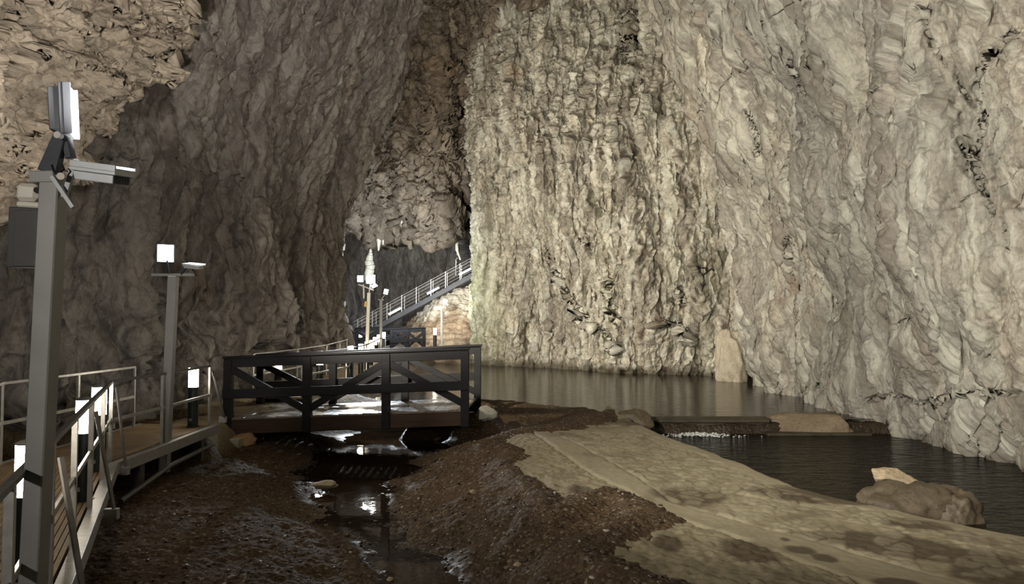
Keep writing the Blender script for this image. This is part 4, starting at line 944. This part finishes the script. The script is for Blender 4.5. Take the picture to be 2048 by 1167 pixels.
head(e, cpt(772, 583, 33), (0.2, -1, 0), (0.2, 0, 1), 0.25, 0.2, 0.08); m = MB(); m.beam(top, cpt(770, 588, 33), 0.04, 0.04); m.beam(cpt(756, 599, 33), cpt(768, 599, 33), 0.05, 0.05); m.build('crossbar', M['pole'], e)
foot = cpt(884, 692, 36); top = cpt(883, 618, 36)
e = lamp_post(foot, top, 0.10, 'slender grey lamp post in front of the brown flowstone mound')
head(e, cpt(890, 603, 35.9), (0.1, -1, 0.1), (0.3, 0, 1), 0.26, 0.24, 0.08); m = MB(); m.beam(top, cpt(888, 607, 36), 0.04, 0.04); m.beam(cpt(878, 613, 36), cpt(891, 613, 36), 0.05, 0.05); m.build('crossbar', M['pole'], e)
# beams of these heads
lamp_spot('flood_or_fill_beam', cpt(745, 560, 24.6), (4, 34, 5), 5500, 120, 0.8, 0.15, NEUT)
lamp_spot('flood_or_fill_beam', cpt(733, 563, 24.7), (-3.0, 16.6, -0.3), 3200, 34, 0.8, 0.12, COOL)
lamp_spot('flood_or_fill_beam', cpt(775, 575, 33.3), (-7, 50, 6), 2600, 130, 0.8, 0.15, COOL)
lamp_spot('flood_or_fill_beam', cpt(886, 592, 36.6), (-4.4, 42, 2.4), 1500, 95, 0.8, 0.12, NEUT)
lamp_spot('flood_or_fill_beam', cpt(889, 606, 35.6), (3, 34.0, 6), 30, 160, 0.8, 0.12, WARM)

# ------------------------------------------------------------------ metal stair with lights
def stair():
    A = Vector((-9.3, 44, 0.75)); B = Vector((-1.6, 44, 4.95))
    e = empty('metal_staircase', A, 'long dark metal staircase climbing right to the gap beside the back wall', 'staircase')
    for y in (-0.6, 0.6):
        m = MB(); m.beam(A + Vector((0, y, -0.12)), B + Vector((0, y, -0.12)), 0.06, 0.26); m.build('stringer', M['stair'], e)
    n = 24; m = MB()
    for i in range(n):
        c = A.lerp(B, (i + 0.5) / n); m.beam(c + Vector((0, -0.58, 0)), c + Vector((0, 0.58, 0)), 0.28, 0.035, Vector((1, 0, 0)))
    m.build('treads', M['stair'], e)
    for y, tg in ((-0.6, 0), (0.6, 1)):
        for k in range(5):
            m = MB(); z = Vector((0, y, 0.95 * (k + 1) / 5)); m.tube([A + z, B + z], 0.018 if k == 4 else 0.011, 6); m.build('handrail' if k == 4 else 'mid_rail', M['galv'], e)
        for i in range(9):
            c = A.lerp(B, (i + 0.3) / 9); m = MB(); m.beam(c + Vector((0, y, 0)), c + Vector((0, y, 1.0)), 0.035, 0.035, Vector((1, 0, 0))); m.build('post', M['galv'], e)
    # lower steep flight at the left
    for x, t in ((-10.4, 0),):
        pass
    f = empty('metal_staircase', (-2.9, 46, 4.7), 'short upper metal flight behind the white calcite drape', 'staircase')
    A = Vector((-3.0, 46.0, 4.6)); B = Vector((-3.2, 51.5, 7.1))
    for x in (-0.5, 0.6):
        m = MB(); m.beam(A + Vector((x, 0, -.1)), B + Vector((x, 0, -.1)), 0.05, 0.2); m.build('stringer', M['stair'], f)
        for k in range(4):
            m = MB(); z = Vector((x, 0, (k + 1) / 4)); m.tube([A + z, B + z], 0.016, 6); m.build('handrail' if k == 3 else 'mid_rail', M['galv'], f)
        for i in range(5):
            c = A.lerp(B, i / 4); m = MB(); m.beam(c + Vector((x, 0, 0)), c + Vector((x, 0, 1.0)), 0.04, 0.04, Vector((1, 0, 0))); m.build('post', M['galv'], f)
    m = MB()
    for i in range(16):
        c = A.lerp(B, (i + .5) / 16); m.beam(c + Vector((-0.5, 0, 0)), c + Vector((0.6, 0, 0)), 0.2, 0.03, Vector((0, 1, 0)))
    m.build('treads', M['stair'], f)
    for px, py, lb in ((789, 622, 'lowest lit batten under the metal stair'), (866, 581, 'middle lit batten under the metal stair'), (930, 543, 'highest lit batten under the metal stair, next to back wall')):
        c = cpt(px, py, 43.2); dd = Vector((0.45, 0, 0.24)); e2 = empty('batten_light', c, lb, 'batten light', 'batten lights under the stair')
        m = MB(); m.tube([c - dd * .75, c + dd * .75], 0.05, 10); m.build('light_tube', M['tubelight'], e2, 0, True)
        m = MB(); m.beam(c - dd * .8 + Vector((0, 0.06, 0.04)), c + dd * .8 + Vector((0, 0.06, 0.04)), 0.08, 0.05); m.build('housing', M['galv'], e2)
stair()
# flowstone mound under the stair
def mound():
    x = np.linspace(-9.5, 0.5, 330); y = np.linspace(38.2, 45.5, 240); X, Y = np.meshgrid(x, y, indexing='ij')
    cx = X + 2.6; cy = Y - 43.6
    r = np.hypot(cx / 4.6, cy / 4.6); z = 3.9 * np.clip(1 - r ** 2.0, -0.3, 1) ** 1 if False else 3.7 * (1 - np.clip(r, 0, 1.3) ** 1.8)
    z = np.minimum(z, 3.5 + 0 * z)
    z = z + 0.3 * fbm(X * .6, Y * .6, 4, 901)
    st = z * 3.2 + 0.5 * fbm(X * 1.2, Y * 1.2, 3, 903); z = z + 0.16 * (np.abs((st % 1) - 0.5) * 2 - .5) + 0.06 * ridge(X * 2, Y * 2, 4, 905)
    cal = np.clip(sst(1.5, 2.6, z + 0.7 * fbm(X * 1.1, Y * 1.1, 4, 906)) * sst(0.2, -1.5, np.abs(X + 5.0) - 1.4) + 0.8 * sst(2.0, 3.0, z + 0.8 * fbm(X * 1.7, Y * 1.7, 4, 908)) , 0, 1)
    o = grid_mesh('flowstone_mound', np.stack([X, Y, np.maximum(z, -0.6)], -1), M['mound'], np.stack([X, Y], -1), {'calcite': cal}, flip=False)
    tag(o, 'wet brown and white flowstone mound below the metal staircase', 'flowstone')
mound()
def drape(name, pts, rad, seed, label, mat):
    "lumpy hanging calcite form"
    pts = [Vector(p) for p in pts]; bm = MB(); P = []; R = []
    for i in range(len(pts) - 1):
        for k in range(8): t = k / 8; P.append(pts[i].lerp(pts[i+1], t)); R.append(rad[i] * (1 - t) + rad[i+1] * t)
    P.append(pts[-1]); R.append(rad[-1]); rng = random.Random(seed); R = [r * (0.8 + 0.45 * rng.random()) for r in R]
    bm.tube(P, R, 14); o = bm.build(name, mat, None, 0, True); sd = o.modifiers.new('s', 'SUBSURF'); sd.levels = 1; sd.render_levels = 1; tag(o, label, 'stalactite' if 'stalac' in name else 'flowstone'); return o
drape('stalagmite', [cpt(741, 497, 40), cpt(741, 508, 40), cpt(738, 522, 40), cpt(741, 535, 40), cpt(736, 552, 40), cpt(735, 568, 40)], [0.05, 0.13, 0.22, 0.26, 0.2, 0.12], 3, 'slim white stalactite column above the white lamp post', M['calcite'])
drape('flowstone_drape', [cpt(934, 420, 42), cpt(925, 434, 42), cpt(913, 447, 42), cpt(914, 462, 42), cpt(913, 480, 42), cpt(914, 500, 42), cpt(921, 520, 42)], [0.35, 0.32, 0.32, 0.16, 0.09, 0.08, 0.05], 5, 'white calcite drape hanging in the gap beside the back wall', M['calcite'])
for i, (px, y0, y1, r) in enumerate([(737, 430, 488, .14), (748, 440, 478, .12), (757, 446, 502, .15), (766, 440, 490, .10), (775, 445, 480, .12), (790, 448, 478, .1), (805, 440, 470, .1), (822, 438, 466, .12), (730, 430, 470, .12)]):
    drape('stalactite', [cpt(px, y0, 39.9), cpt(px + 1, (y0 + y1) / 2, 39.9), cpt(px, y1, 39.9)], [r * 1.8, r, 0.03], 20 + i, 'pale stalactite in the cluster above the lamp posts, ' + ['at the left end', 'second from left', 'the longest one', 'right of the longest', 'short one mid cluster', 'stubby one right of middle', 'one of the right group', 'at the right end', 'leftmost short one'][i], M['calcite'])

# fern on the right wall and dark scratched mark on the back wall
dg = bpy.context.evaluated_depsgraph_get()
def hit(px, py):
    o = Vector((0, 0, EYE)); d = (cpt(px, py, 10) - o).normalized(); r = scn.ray_cast(dg, o, d); return r[1] - d * 0.02 if r[0] else None
bpy.context.view_layer.update(); dg = bpy.context.evaluated_depsgraph_get()
for (px, py, sz, lb) in ((1637, 768, 0.22, 'tiny dark green fern low on the right wall above the rock block'),):
    h = hit(px, py)
    if h:
        rng = random.Random(2); m = MB()
        for i in range(16):
            a = rng.uniform(-1.5, 1.5); L = sz * rng.uniform(0.6, 1.2); p1 = h + Vector((-0.25 * L, -0.2 * L, 0.3 * L)) + Vector((0, math.sin(a), 0)) * 0; p2 = h + Vector((math.sin(a) * L * .6 - 0.2 * L, -0.3 * L, 0.6 * L * math.cos(a * 1.6) - 0.3 * L))
            m.beam(h, p1.lerp(p2, 0.6), 0.03, 0.004, taper=1.0); m.beam(p1.lerp(p2, .6), p2, 0.03, 0.004, taper=0.1)
        tag(m.build('fern', M['fern']), lb, 'fern')

lines = [[(1393, 531), (1400, 541), (1408, 554)], [(1397, 535), (1405, 535.5), (1414, 536), (1411, 541)], [(1407, 549), (1415, 543), (1423, 537), (1428, 541)], [(1401, 565), (1405, 573), (1404, 583)], [(1406, 572), (1410, 566)]]
em = None
for ln in lines:
    P = []
    for (a, b), (c_, d_) in zip(ln, ln[1:]):
        for k in range(4): P.append(hit(a + (c_ - a) * k / 4, b + (d_ - b) * k / 4))
    P.append(hit(*ln[-1])); P = [q for q in P if q is not None]
    if len(P) > 1:
        if em is None: em = empty('scratched_mark', P[0], 'small dark angular scratched mark low on the back wall, near the right wall', 'mark')
        m = MB(); m.tube(P, 0.035, 6); m.build('stroke', M['mark'], em)
